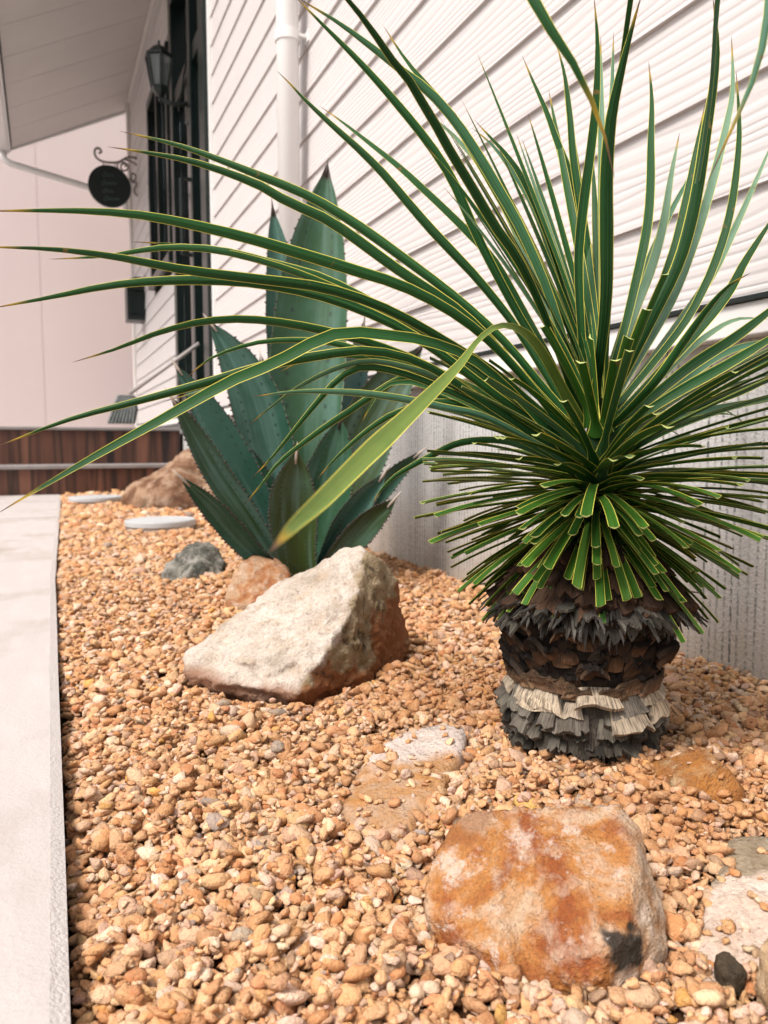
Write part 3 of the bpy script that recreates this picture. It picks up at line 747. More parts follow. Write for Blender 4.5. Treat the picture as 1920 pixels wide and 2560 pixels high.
# ------------------------------------------------------------------ leaves
def resample(pts, n):
    q = np.array(smoothpts(pts, 10)); s = np.r_[0, np.cumsum(np.linalg.norm(np.diff(q, axis=0), axis=1))]
    t = np.linspace(0, s[-1], n); return np.stack([np.interp(t, s, q[:, k]) for k in range(3)], -1), s[-1]
def unit(a): return a/(np.linalg.norm(a, axis=-1, keepdims=True)+1e-12)
def ribbon(pts, width, side, thick, vee, tint, cut=False, v0=0.0, v1=1.0):
    """a lens-section blade: upper sheet, lower sheet, end cap"""
    n = len(pts); T = unit(np.gradient(pts, axis=0)); side = unit(side-(side*T).sum(1)[:, None]*T); N = np.cross(side, T)
    N *= np.sign(N[:, 2].sum() or 1)
    V, F, A = [], [], []
    us = (0., .25, .5, .75, 1.); sk_ = random.uniform(-.45, .45) if cut else 0
    for sgn in (1, 0):
        b = len(V)
        for i in range(n):
            vv = v0+(v1-v0)*i/(n-1)
            for u in us:
                h = -vee*width[i]*(1-abs(2*u-1)) - (0 if sgn else thick*width[i]*(1-abs(2*u-1)**2))
                V.append(pts[i]+side[i]*(u-.5)*width[i]+N[i]*h+(T[i]*(u-.5)*sk_*width[i] if i == n-1 else 0)); A.append((u, vv, tint, 1.0 if sgn else .0))
        k = len(us)
        for i in range(n-1):
            for j in range(k-1):
                q = (b+i*k+j, b+i*k+j+1, b+(i+1)*k+j+1, b+(i+1)*k+j)
                F.append(q if sgn else q[::-1])
    if cut:
        b = len(V); k = len(us); e0 = (n-1)*k; e1 = n*k+(n-1)*k
        for j in range(k): V.append(V[e0+j]); A.append((.5, 1.5, tint, 1))
        for j in range(k-1, -1, -1): V.append(V[e1+j]); A.append((.5, 1.5, tint, 1))
        F.append(tuple(range(b, b+2*k)))
    return V, F, A

M = Mat('yucca_leaf', (.03, .1, .03), .36, .16)
c, al = M.attr('luv'); s = M.sep(c); u_, v_, t_ = s[0], s[1], s[2]
cu_ = M.n('CombineXYZ'); M.l(M.math('MULTIPLY', u_, 14.0), cu_.inputs[0]); M.l(M.math('MULTIPLY', v_, .9), cu_.inputs[1]); M.l(M.math('MULTIPLY', t_, 37.0), cu_.inputs[2])
stripe = M.noise(cu_.outputs[0], 1.6, 3)
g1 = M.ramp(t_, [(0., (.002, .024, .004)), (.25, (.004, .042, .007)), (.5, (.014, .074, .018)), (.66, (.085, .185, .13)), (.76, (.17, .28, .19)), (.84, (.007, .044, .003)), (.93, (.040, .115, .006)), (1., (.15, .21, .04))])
g2 = M.mix(M.ramp(stripe, [(.42, 0.), (.62, .6)]), g1, M.mix(.5, g1, (.085, .22, .07)))
g2 = M.mix(M.ramp(stripe, [(.30, .6), (.42, 0.)]), g2, (.003, .020, .008))
mottle = M.noise(M.coord(), 30, 3)
g2 = M.mix(M.ramp(mottle, [(.5, 0.), (.75, .3)]), g2, (.02, .075, .012))
ed = M.math('ABSOLUTE', M.math('SUBTRACT', u_, .5))
em = M.ramp(ed, [(.435, 0.), (.46, 1.)])
g3 = M.mix(em, g2, (.62, .55, .10))
tipm = M.ramp(v_, [(.935, 0.), (.965, 1.)])
g3 = M.mix(tipm, g3, (.40, .26, .03)); g3 = M.mix(M.ramp(v_, [(.962, 0.), (.985, 1.)]), g3, (.13, .07, .045))
g3 = M.mix(M.math('MULTIPLY', M.ramp(M.noise(M.coord(), 55, 2), [(.70, 0.), (.74, .8)]), M.ramp(v_, [(.3, 0.), (.7, 1.)])), g3, (.16, .10, .03))
g3 = M.mix(M.math('GREATER_THAN', v_, 1.2), g3, (.42, .46, .16))
M.col(g3); M.l(M.math('ADD', M.math('MULTIPLY', stripe, .25), .30), M.b.inputs['Roughness'])
M.bump(stripe, .0006, .5)
YLEAF = M.m

# trunk of the yucca
M = Mat('dead_leaf_bases', (.1, .07, .05), .9, .15)
c, al = M.attr('bark'); v = M.attr('fib')[0]; fs = M.sep(v)
cx = M.n('CombineXYZ'); M.l(M.math('MULTIPLY', fs[0], 26.0), cx.inputs[0]); M.l(M.math('MULTIPLY', fs[1], 1.4), cx.inputs[1]); M.l(M.math('MULTIPLY', fs[2], 91.0), cx.inputs[2])
fb = M.noise(cx.outputs[0], 1.0, 4, .65)
c = M.mix(M.ramp(fb, [(.36, .75), (.55, 0.)]), c, (.018, .014, .012))
c = M.mix(M.ramp(M.noise(M.coord(), 60, 4), [(.5, 0.), (.75, .5)]), c, (.03, .024, .02))
M.col(c); M.bump(fb, .0018, 1.0); BARK = M.m
M = Mat('dark_core', (.02, .015, .012), .95, .1); M.bump(M.noise(M.coord((1, 1, 3)), 90, 4), .004); CORE = M.m  # near-black core behind the bark scales

tz0 = float(gz(TR[0], TR[1]))
yucca = thing('yucca', 'yucca with a thick scaly trunk and a spiky green crown of trimmed and long leaves', 'yucca', (TR[0], TR[1], tz0))
PXM = VK*.835/FPX
zv = lambda v: float(P(1245, v, .835-.072*min(1, max(0, (v-960)/400)))[2])          # height of a photo row on the trunk axis
LEAN = RT*.030/.35
def axis(z): return np.array([TR[0], TR[1], 0.])+LEAN*(z-tz0)*.6+np.array([0, 0, z])
RV = [(1680, 148), (1650, 150), (1600, 154), (1550, 160), (1500, 154), (1488, 147), (1470, 151), (1430, 162), (1390, 170), (1350, 172), (1320, 176), (1295, 186), (1270, 186), (1240, 168), (1200, 138), (1150, 112), (1100, 86), (1000, 62), (900, 40), (840, 14)]
zs_ = [zv(a) for a, _ in RV]; rs_ = [b*PXM for _, b in RV]
def trad(z): return float(np.interp(z, zs_, rs_))
th_cam = math.atan2(-TR[1], -TR[0])                # the side of the trunk that faces the camera
core = MB()
pr = []
for i in range(60):
    z_ = zs_[0]-.02+(zv(1165)-zs_[0]+.02)*i/59; pr.append((z_, trad(z_)*.93))
V, F = [], []
for z_, r_ in pr:
    for k in range(48):
        q = 2*math.pi*k/48; V.append(axis(z_)+r_*np.array([math.cos(q), math.sin(q), 0]))
for i in range(59):
    for k in range(48): F.append((i*48+k, i*48+(k+1) % 48, (i+1)*48+(k+1) % 48, (i+1)*48+k))
trunk = MB().add(V, F).build('trunk', CORE, yucca, True)

class Flakes:
    def __init__(s): s.V, s.F, s.C, s.U = [], [], [], []
    def add(s, th, z, length, width, pitch, col, thick=.0022, taper=1.0, curl=0., jag=.2, lift=0., cup=.15, colend=None, skew=0.):
        """a dead leaf base: root on the trunk at height z, leaving with the given pitch (+90 straight up, -90 straight down, 0 outward)"""
        rad = np.array([math.cos(th), math.sin(th), 0]); tan = np.array([-math.sin(th), math.cos(th), 0])
        p0 = axis(z)+rad*(trad(z)*.93+lift)
        nu, nv = 6, 5; b = len(s.V); rid = random.random()
        jags = [random.uniform(-jag, jag*.6) for _ in range(nu)]
        P_ = p0.copy(); grid = []
        for j in range(nv):
            t = j/(nv-1); ang = R_(pitch+curl*t)
            if j: P_ = P_+(rad*math.cos(ang)+np.array([0, 0, 1.])*math.sin(ang))*length/(nv-1)
            dirv = rad*math.cos(ang)+np.array([0, 0, 1.])*math.sin(ang); nrm = np.cross(tan, dirv)
            if nrm@rad < 0 and abs(pitch) > 50: nrm = -nrm
            elif abs(pitch) <= 50 and nrm[2] < 0: nrm = -nrm
            wj = width*(1+(taper-1)*t); row = []
            for i in range(nu):
                u = i/(nu-1)-.5
                q = P_+tan*(u*wj+skew*t*length)-nrm*(cup*wj*(2*u)**2)+nrm*random.uniform(-.06, .06)*width*.5
                if j == nv-1: q = q+dirv*jags[i]*length
                row.append((q, nrm))
            grid.append(row)
        for layer in (0, 1):
            for j in range(nv):
                for i in range(nu):
                    q, nn = grid[j][i]; s.V.append(q-nn*(thick if layer else 0))
                    cc = np.array(col) if colend is None else np.array(col)*(1-j/(nv-1))+np.array(colend)*j/(nv-1)
                    s.C.append((*cc, 1)); s.U.append((i/(nu-1), j/(nv-1), rid, 1))
        K = nu*nv
        for j in range(nv-1):
            for i in range(nu-1):
                a = b+j*nu+i; s.F.append((a, a+1, a+nu+1, a+nu)); a += K; s.F.append((a+nu, a+nu+1, a+1, a))
        for j in range(nv-1):
            for i in (0, nu-1):
                a = b+j*nu+i; s.F.append((a, a+nu, a+nu+K, a+K))
        for i in range(nu-1):
            a = b+(nv-1)*nu+i; s.F.append((a, a+1, a+1+K, a+K))
    def build(s, name, parent): return mesh(name, s.V, s.F, BARK, parent, False, {'bark': s.C, 'fib': s.U})
def vary(c, a=.25): k = random.uniform(1-a, 1+a); return [max(0, x*k*random.uniform(.98, 1.02)) for x in c]
mm = PXM; random.seed(23)
fl = Flakes()
for v0 in (1562, 1578, 1594, 1610, 1624):          # grey blocks pointing down
    n = 33; o = random.random()
    for k in range(n):
        if random.random() < .1: continue
        th = 2*math.pi*(k+o+random.uniform(-.3, .3))/n
        fl.add(th, zv(v0+random.uniform(-5, 5)-16), random.uniform(24, 44)*mm, random.uniform(14, 30)*mm, -random.uniform(24, 62), vary((.022, .02, .019), .45), .0055, random.uniform(.85, 1.2), -random.uniform(5, 45), .24, .002, .10, vary((.135, .118, .095), .6))
for v0, n, L, wd in ((1492, 13, 46, 96), (1502, 9, 56, 104), (1516, 15, 44, 60), (1534, 20, 42, 42), (1548, 26, 40, 32)):       # pale fans
    o = random.random()
    for k in range(n):
        th = 2*math.pi*(k+o+random.uniform(-.5, .5))/n
        if v0 > 1495 and random.random() < .22: continue
        fl.add(th, zv(v0-8+random.uniform(-11, 9)), random.uniform(.7, 1.25)*L*mm, random.uniform(.55, 1.25)*wd*mm*.8, -random.uniform(42, 64), vary((.50, .405, .30) if v0 < 1525 and random.random() < .85 else (.19, .165, .135), .22), .0045, random.uniform(1.15, 1.6), random.uniform(-20, 10), .16, .004, .09)
for v0 in (1510, 1535, 1560, 1585):                       # closely pressed inner layer
    for k in range(26):
        th = 2*math.pi*(k+random.uniform(-.2, .2))/26
        fl.add(th, zv(v0-8), 46*mm, random.uniform(38, 52)*mm, -random.uniform(76, 84), vary((.10, .088, .075), .3), .003, 1.1, 0, .3, .001, .06, vary((.12, .10, .078), .4))
n = 20
for k in range(n):                                        # brown band above the pale zone
    th = 2*math.pi*(k+random.uniform(-.3, .3))/n
    fl.add(th, zv(1500+random.uniform(-5, 7)), random.uniform(26, 38)*mm, random.uniform(62, 84)*mm, random.uniform(62, 80), vary((.24, .145, .085), .3), .003, .62, 8, .2, .007, .05, vary((.08, .05, .03)))
for v0, n in ((1482, 19), (1464, 20), (1444, 21), (1424, 21), (1402, 22), (1380, 22), (1358, 23), (1340, 24)):   # dark shields pointing up
    o = random.random()
    for k in range(n):
        th = 2*math.pi*(k+o+random.uniform(-.35, .35))/n
        br_ = random.random() < .45
        fl.add(th, zv(v0+random.uniform(-7, 7)), random.uniform(28, 50)*mm, random.uniform(40, 66)*mm, random.uniform(46, 76), vary((.19, .105, .058) if br_ else (.075, .05, .035), .45), .005, random.uniform(.3, .55), -random.uniform(-10, 34), .30, .003, .22, vary((.018, .014, .012), .4), random.uniform(-.1, .1))
fl.build('bark_scales', trunk)
sk = Flakes()
for v0, n, L, pt in ((1288, 26, 66, -12), (1298, 30, 60, -32), (1278, 26, 52, -24), (1310, 24, 48, -52)):     # frayed skirt
    o = random.random()
    for k in range(n):
        th = 2*math.pi*(k+o+random.uniform(-.4, .4))/n
        c = vary((.045, .040, .034), .5)
        sk.add(th, zv(v0+random.uniform(-6, 6)), random.uniform(.6, 1.15)*L*mm, random.uniform(22, 50)*mm, pt+random.uniform(-28, 16), c, .003, random.uniform(.8, 1.2), -random.uniform(0, 45), .40, -.004, .08, vary((.105, .094, .078), .6), random.uniform(-.25, .25))
        if random.random() < .6:
            for q in range(3):
                sk.add(th+random.uniform(-.06, .06), zv(v0+random.uniform(-4, 8)), random.uniform(.9, 1.3)*L*mm, random.uniform(3, 8)*mm, pt+random.uniform(-18, 10), vary((.12, .11, .098), .6), .0014, .6, -random.uniform(0, 50), .2, -.004, .05, None, random.uniform(-.3, .3))
sk.build('frayed_skirt', trunk)
tb = Flakes()
for v0, n in ((1266, 27), (1250, 26), (1233, 25), (1214, 24), (1194, 22), (1174, 20)):      # brown bases under the crown
    o = random.random()
    for k in range(n):
        th = 2*math.pi*(k+o+random.uniform(-.3, .3))/n
        tb.add(th, zv(v0+random.uniform(-5, 5)), random.uniform(38, 62)*mm, random.uniform(26, 44)*mm, -random.uniform(12, 44), vary((.05, .027, .018), .4), .0055, random.uniform(.85, 1.15), -random.uniform(5, 40), .20, -.002, .14, vary((.11, .06, .036), .5))
tb.build('leaf_base_collar', trunk)

# the crown
FLOORZ = tz0
def nat_side(path):
    d = path[-1]-path[0]; hz = np.array([d[0], d[1], 0.]); 
    if np.linalg.norm(hz) < .03: hz = np.array([math.cos(th_cam+1.5), math.sin(th_cam+1.5), 0])
    hz /= np.linalg.norm(hz); return np.array([-hz[1], hz[0], 0.])
LEAVES = []
def blade(path, wmax, tint, n=22, face=.5, roll=0., tipw=.02, prof='long', wprof=None):
    pts, L = resample(path, n); T = unit(np.gradient(pts, axis=0)); s = np.linspace(0, 1, n)
    ns = np.tile(nat_side(pts), (n, 1)); view = unit(pts-CAM)
    fs = unit(np.cross(T, view)); sg = np.sign((fs*ns).sum(1)[n//2] or 1); fs = fs*sg
    side = unit(ns*(1-face)+fs*face)
    if roll:
        N = np.cross(side, T); side = side*math.cos(roll)+N*math.sin(roll)
    if prof == 'long':
        w = np.interp(s, [0, .04, .10, .3, .5, .7, .85, .94, 1], [1.5, 1.15, .72, .86, 1.0, .86, .55, .26, tipw])*wmax
    else:
        w = np.interp(s, [0, .06, .16, .5, 1], [2.0, 1.5, .82, .9, .98])*wmax
    if wprof: w = np.interp(s, *wprof)*wmax
    return ribbon(pts, w, side, .16 if prof == 'long' else .17, .10 if prof == 'long' else .13, tint, prof != 'long', 0.0, 1.0 if prof == 'long' else .9)
def add_leaf(name, data):
    return mesh(name, data[0], data[1], YLEAF, yucca, True, {'luv': data[2]})
def base_near(u, v, d):                # root of a traced leaf on the crown's stem
    return P(u, v, d)
D0 = .83
TRACED = [  # (points seen in the photo from base to tip, depth at base, depth at tip, width in photo px at its widest, tint)
 ([(1215, 930), (1110, 760), (1000, 655), (862, 550), (760, 478), (666, 423), (553, 376), (420, 325), (345, 303), (258, 283)], .82, .86, 25, .3),
 ([(1215, 945), (1110, 790), (998, 676), (862, 584), (718, 481), (622, 436), (553, 397), (420, 350), (300, 327), (232, 317)], .80, .80, 27, .25),
 ([(1210, 950), (1100, 780), (1000, 690), (880, 622), (760, 582), (640, 545), (520, 510), (380, 478), (280, 462), (150, 455), (-40, 456)], .76, .62, 30, .3),
 ([(1210, 960), (1090, 820), (960, 735), (830, 665), (700, 622), (560, 603), (400, 583), (250, 555), (110, 538), (-60, 533)], .78, .68, 27, .2),
 ([(1200, 955), (1080, 830), (900, 710), (700, 612), (560, 562), (450, 537), (360, 527), (283, 522)], .84, .90, 22, .45),
 ([(1205, 965), (1060, 830), (900, 710), (720, 610), (600, 572), (470, 540), (350, 535), (230, 553), (105, 560)], .86, .90, 22, .4),
 ([(1200, 975), (1080, 860), (960, 770), (850, 700), (700, 640), (550, 611), (400, 605), (250, 615), (100, 644), (-30, 668)], .80, .76, 27, .25),
 ([(1200, 985), (1100, 900), (980, 820), (850, 758), (700, 714), (560, 691), (450, 693), (350, 716), (250, 754), (155, 783)], .83, .84, 25, .35),
 ([(1195, 995), (1080, 890), (950, 805), (870, 770), (789, 757), (715, 764), (575, 789), (450, 825), (300, 866), (150, 906), (-10, 966)], .82, .78, 24, .25),
 ([(1200, 985), (1110, 850), (1020, 775), (950, 745), (899, 731), (820, 722), (757, 717), (694, 731), (592, 784), (500, 822), (350, 905), (200, 988), (60, 1070), (-10, 1112)], .76, .62, 33, .3),
 ([(1245, 930), (1210, 830), (1160, 745), (1115, 708), (1070, 706), (1030, 738), (990, 790), (900, 880), (800, 975), (700, 1075), (640, 1130), (583, 1192)], .77, .25, 50, 1.3),
 ([(1190, 1000), (1060, 905), (960, 880), (850, 858), (750, 847), (640, 846), (545, 857)], .80, .80, 20, .6),
 ([(1185, 1000), (1050, 915), (950, 855), (880, 815), (817, 846), (756, 887), (694, 928), (608, 994), (570, 1040), (528, 1090)], .88, .88, 18, .5),
 ([(1190, 1000), (1080, 900), (960, 840), (858, 803), (784, 793), (739, 812), (694, 858), (633, 932), (590, 985), (544, 1033)], .85, .86, 18, .4),
 ([(1190, 1005), (1090, 905), (960, 868), (858, 891), (800, 925), (756, 961), (715, 1000), (684, 1037)], .87, .88, 17, .55),
 ([(1190, 1000), (1090, 890), (960, 820), (858, 788), (788, 780), (715, 800), (641, 838), (600, 868), (534, 920)], .84, .86, 18, .5),
 ([(1190, 1000), (1080, 885), (920, 810), (820, 776), (756, 769), (698, 768), (641, 785), (600, 807)], .87, .90, 15, .5),
 ([(1190, 1005), (1090, 915), (990, 860), (900, 828), (860, 826), (830, 836), (806, 866), (780, 916)], .86, .88, 15, .5),
 ([(1185, 1010), (1100, 955), (1000, 955), (930, 985), (880, 1012), (850, 1031), (820, 1062), (803, 1092)], .90, .90, 18, .5),
 ([(1195, 1000), (1080, 890), (900, 790), (780, 765), (700, 762), (575, 797), (428, 846), (352, 868)], .9, .92, 14, .7),
 ([(1200, 990), (1100, 880), (960, 810), (830, 775), (740, 745), (666, 735), (575, 737), (510, 752), (448, 778), (399, 821)], .86, .88, 17, .35),
 ([(1225, 930), (1180, 810), (1110, 700), (1034, 605), (983, 550), (931, 495), (880, 436), (828, 375), (773, 320), (718, 271), (656, 213), (615, 168), (598, 153)], .84, .86, 24, .2),
 ([(1235, 920), (1200, 800), (1130, 670), (1070, 567), (1018, 509), (966, 457), (915, 409), (863, 361), (794, 306), (732, 258), (690, 229)], .87, .93, 23, .3),
 ([(1245, 910), (1225, 760), (1180, 620), (1123, 491), (1079, 413), (1034, 337), (983, 261), (925, 196), (880, 162), (794, 95), (725, 45), (640, -6)], .80, .78, 26, .45),
 ([(1248, 910), (1230, 830), (1180, 690), (1123, 567), (1069, 488), (1014, 395), (976, 333), (942, 271), (907, 213), (876, 162), (845, 127), (794, 52), (735, -20), (660, -120)], .74, .50, 27, .15),
 ([(1242, 915), (1195, 800), (1120, 680), (1044, 537), (1010, 462), (976, 386), (934, 320), (889, 262), (854, 220), (803, 162), (751, 107), (699, 55), (630, -15)], .86, .84, 24, .3),
 ([(1250, 900), (1225, 760), (1180, 620), (1110, 480), (1050, 375), (1000, 290), (962, 231), (924, 186), (883, 138), (852, 93), (828, 55)], .83, .86, 25, .35),
 ([(1240, 910), (1190, 700), (1110, 490), (1042, 365), (1011, 327), (973, 286), (932, 252), (906, 226)], .92, .98, 20, .7),
 ([(1268, 900), (1250, 740), (1210, 580), (1165, 460), (1125, 379), (1091, 331), (1053, 290), (1026, 260)], .84, .88, 24, .3),
 ([(1262, 905), (1240, 740), (1195, 560), (1150, 440), (1100, 360), (1060, 310), (1020, 277)], .88, .92, 22, .6),
 ([(1287, 890), (1285, 720), (1267, 575), (1252, 479), (1233, 383), (1204, 307), (1180, 240), (1152, 177), (1128, 120)], .84, .88, 22, .4),
 ([(1287, 890), (1285, 700), (1271, 551), (1252, 431), (1238, 335), (1231, 249), (1219, 158), (1199, 86)], .82, .86, 22, .4),
 ([(1268, 900), (1256, 720), (1250, 560), (1262, 431), (1275, 335), (1288, 216), (1291, 96), (1283, -8)], .80, .80, 28, .35),
 ([(1294, 900), (1307, 671), (1310, 527), (1310, 383), (1319, 264), (1338, 168), (1362, 72), (1386, -12)], .76, .62, 36, .1),
 ([(1306, 910), (1340, 743), (1370, 623), (1396, 503), (1405, 407), (1406, 311), (1408, 216), (1401, 132)], .83, .86, 24, .35),
 ([(1318, 910), (1365, 690), (1408, 575), (1434, 479), (1449, 383), (1468, 287)], .85, .90, 24, .75),
 ([(1320, 915), (1405, 695), (1463, 575), (1492, 479), (1511, 383), (1525, 287), (1540, 192), (1549, 96), (1540, -6)], .78, .74, 31, .12),
 ([(1320, 910), (1400, 690), (1453, 551), (1482, 431), (1506, 311), (1523, 225)], .86, .88, 25, .2),
 ([(1328, 910), (1440, 670), (1500, 520), (1535, 407), (1554, 335), (1571, 263), (1583, 190), (1580, 77)], .88, .92, 24, .7),
 ([(1330, 920), (1463, 719), (1520, 623), (1554, 541), (1578, 455), (1592, 359), (1597, 268), (1590, 153)], .85, .86, 22, .3),
 ([(1330, 925), (1450, 720), (1535, 599), (1583, 503), (1626, 407), (1680, 280)], .9, .95, 20, .75),
 ([(1322, 940), (1400, 830), (1511, 709), (1573, 632), (1612, 560), (1690, 440)], .80, .76, 30, .15),
 ([(1318, 950), (1400, 842), (1473, 743), (1525, 671), (1573, 618), (1621, 590)], .74, .64, 25, .25),
 ([(1335, 950), (1480, 800), (1600, 720), (1740, 610)], .82, .82, 28, .2),
 ([(1335, 955), (1450, 855), (1580, 782), (1740, 685)], .80, .78, 28, .3),
 ([(1335, 965), (1450, 895), (1600, 845), (1740, 780)], .83, .83, 24, .3),
 ([(1335, 970), (1450, 905), (1560, 880), (1740, 850)], .84, .86, 20, .6),
 ([(1330, 960), (1440, 850), (1550, 770), (1640, 740), (1720, 740)], .86, .9, 22, .65),
 ([(1330, 945), (1440, 800), (1520, 730), (1590, 690), (1660, 690)], .90, .95, 20, .8),
 ([(1300, 905), (1350, 700), (1420, 520), (1480, 400), (1530, 330)], .9, .96, 20, .7),
 ([(1280, 900), (1275, 700), (1262, 560), (1240, 450), (1215, 360), (1190, 280)], .9, .96, 20, .6),
]
for k_, (q, d0, d1, wpx, tint) in enumerate(TRACED):
    q = np.array(q, float); s = np.r_[0, np.cumsum(np.linalg.norm(np.diff(q, axis=0), axis=1))]; s /= s[-1]
    q[0, 0] = 1270+(q[0, 0]-1270)*.45
    path = [P(u, v, (d0+(d1-d0)*t**1.3)*(1-max(0, 1-t/.28))+.822*max(0, 1-t/.28)) for (u, v), t in zip(q, s)]
    wm = wpx*VK*(.45*d0+.55*d1)/FPX
    rnd = random.Random(k_)
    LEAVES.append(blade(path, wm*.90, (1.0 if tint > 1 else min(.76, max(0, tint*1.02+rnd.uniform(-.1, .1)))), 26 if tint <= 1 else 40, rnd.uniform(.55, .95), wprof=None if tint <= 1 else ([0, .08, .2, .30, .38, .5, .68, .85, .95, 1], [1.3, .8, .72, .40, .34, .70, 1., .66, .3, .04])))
# two leaves that arch over above the frame and hang their tips back into it
for pts, tint, wpx in (([(1285, 900, .82), (1306, 640, .82), (1316, 330, .77), (1348, 100, .70), (1372, -120, .62), (1330, -330, .52), (1190, -270, .47), (1125, -120, .45), (1152, 0, .44), (1195, 72, .44), (1248, 153, .44), (1281, 225, .445), (1310, 307, .45), (1327, 383, .455)], .3, 40),
                       ([(1305, 900, .82), (1438, 640, .81), (1496, 440, .77), (1533, 220, .71), (1556, -50, .62), (1615, -270, .52), (1662, -150, .47), (1662, 0, .45), (1636, 144, .45), (1588, 263, .45), (1550, 345, .455), (1525, 402, .46)], .62, 30)):
    LEAVES.append(blade([P(*q) for q in pts], wpx*VK*.46/FPX, tint, 40, .8, wprof=([0, .05, .2, .45, .6, .75, .9, 1], [1.1, .6, .5, .42, .62, 1., .5, .03])))
def grown(zf, az, el, L, wmax, tint, droop, prof, roll=0., n=14):
    z_ = zv(1165)+(zv(880)-zv(1165))*zf
    o = np.array([math.cos(az), math.sin(az), 0]); p = axis(z_)+o*trad(z_)*.55
    pts = [p.copy()]; m = 10
    for i in range(m):
        t = (i+.5)/m
        e = R_(min(88, el+(34 if prof == 'long' else 22)*math.exp(-t/.10))-droop*t*t)
        p = p+(o*math.cos(e)+np.array([0, 0, 1.])*math.sin(e))*L/m; pts.append(p.copy())
    return blade(pts, wmax, tint, n, .0, roll, .02, prof)
GA = math.pi*(3-math.sqrt(5))
# long leaves around the far sides
k = 0; i = 0
while k < 46:
    i += 1; az = GA*i+1.0; f = (i*0.6180339) % 1
    da = (az-th_cam+math.pi) % (2*math.pi)-math.pi
    el = 14+60*f
    if abs(da) < 1.35: continue
    k += 1; az += random.uniform(-.5, .5)
    LEAVES.append(grown(.45+.55*f, az, el, random.uniform(.26, .46), random.uniform(.0075, .0105), random.uniform(.15, .75), random.uniform(5, 40)*(1-f), 'long', random.uniform(-.5, .5), 18))
lv = LEAVES[:100]
for dta in lv: add_leaf('leaf', dta)
# trimmed leaves: rings of square-cut stubs from steeply hanging to half upright
CUT = []
NC = 400
for i in range(NC):
    f = i/(NC-1); az = GA*i+.3
    el = -46+f**1.25*84+random.uniform(-9, 9)
    da = (az-th_cam+math.pi) % (2*math.pi)-math.pi
    if f > .80 and abs(da) > 1.7: continue
    L = np.interp(el, [-60, -30, 0, 30, 50], [.095, .118, .172, .185, .16])*random.uniform(.78, 1.12)
    if abs(da) < .8 and el < -5: L *= .82
    if el > 16 and abs(da) < 1.3 and random.random() < .68: continue
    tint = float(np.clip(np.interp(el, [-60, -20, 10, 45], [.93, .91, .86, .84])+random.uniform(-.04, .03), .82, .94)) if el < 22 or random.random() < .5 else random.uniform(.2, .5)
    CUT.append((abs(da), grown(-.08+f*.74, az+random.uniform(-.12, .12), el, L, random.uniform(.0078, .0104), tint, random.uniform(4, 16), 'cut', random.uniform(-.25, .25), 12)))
for (zf, el, dd, L) in ((.95, 84, .1, .10), (.9, 74, -.35, .085), (.88, 62, .6, .12), (.9, 68, .95, .15), (.85, 55, -.8, .12), (.8, 50, .15, .09), (.84, 58, .35, .10), (.78, 44, -.25, .10)):
    CUT.append((0, grown(zf, th_cam+dd, el, L, .0118, .88, 6, 'cut', random.uniform(-.3, .3), 12)))
CUT.sort(key=lambda q: q[0])
for _, dta in CUT[:100]: add_leaf('trimmed_leaf', dta)
V, F, A = [], [], []
for _, (v_, f_, a_) in CUT[100:]:
    b = len(V); V += list(v_); A += list(a_); F += [tuple(j+b for j in q) for q in f_]
add_leaf('trimmed_leaves', (V, F, A))['kind'] = 'stuff'
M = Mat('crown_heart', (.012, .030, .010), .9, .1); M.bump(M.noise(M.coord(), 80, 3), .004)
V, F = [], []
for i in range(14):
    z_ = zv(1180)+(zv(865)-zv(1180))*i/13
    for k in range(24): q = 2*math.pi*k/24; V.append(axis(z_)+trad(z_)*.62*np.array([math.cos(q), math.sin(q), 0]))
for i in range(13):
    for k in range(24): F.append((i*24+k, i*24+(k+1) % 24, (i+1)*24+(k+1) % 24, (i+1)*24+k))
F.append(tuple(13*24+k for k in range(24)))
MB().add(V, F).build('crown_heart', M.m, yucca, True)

# ------------------------------------------------------------------ agave
M = Mat('agave_leaf', (.04, .12, .1), .5, .4)
c, al = M.attr('luv'); s = M.sep(c); u_, v_, t_ = s[0], s[1], s[2]
ag_ = M.n('CombineXYZ'); M.l(M.math('MULTIPLY', u_, 3.2), ag_.inputs[0]); M.l(M.math('MULTIPLY', v_, .7), ag_.inputs[1]); M.l(M.math('MULTIPLY', t_, 51.0), ag_.inputs[2])
bloom = M.ramp(M.noise(ag_.outputs[0], 1.4, 3), [(.48, 0.), (.66, .75)])
g1 = M.ramp(t_, [(0., (.040, .068, .012)), (.12, (.016, .036, .008)), (.25, (.026, .082, .030)), (.45, (.012, .064, .028)), (.65, (.016, .072, .044)), (.8, (.040, .118, .088)), (1., (.11, .21, .19))])
v = M.coord(); n1 = M.noise(v, 9, 5); n2 = M.noise(v, 60, 4)
g1 = M.mix(bloom, g1, M.mix(.5, g1, (.16, .28, .25)))
g2 = M.mix(M.ramp(n1, [(.45, 0.), (.72, .45)]), g1, M.mix(.7, g1, (.09, .19, .17))); g2 = M.mix(M.ramp(n2, [(.5, 0.), (.8, .35)]), g2, (.02, .06, .04))
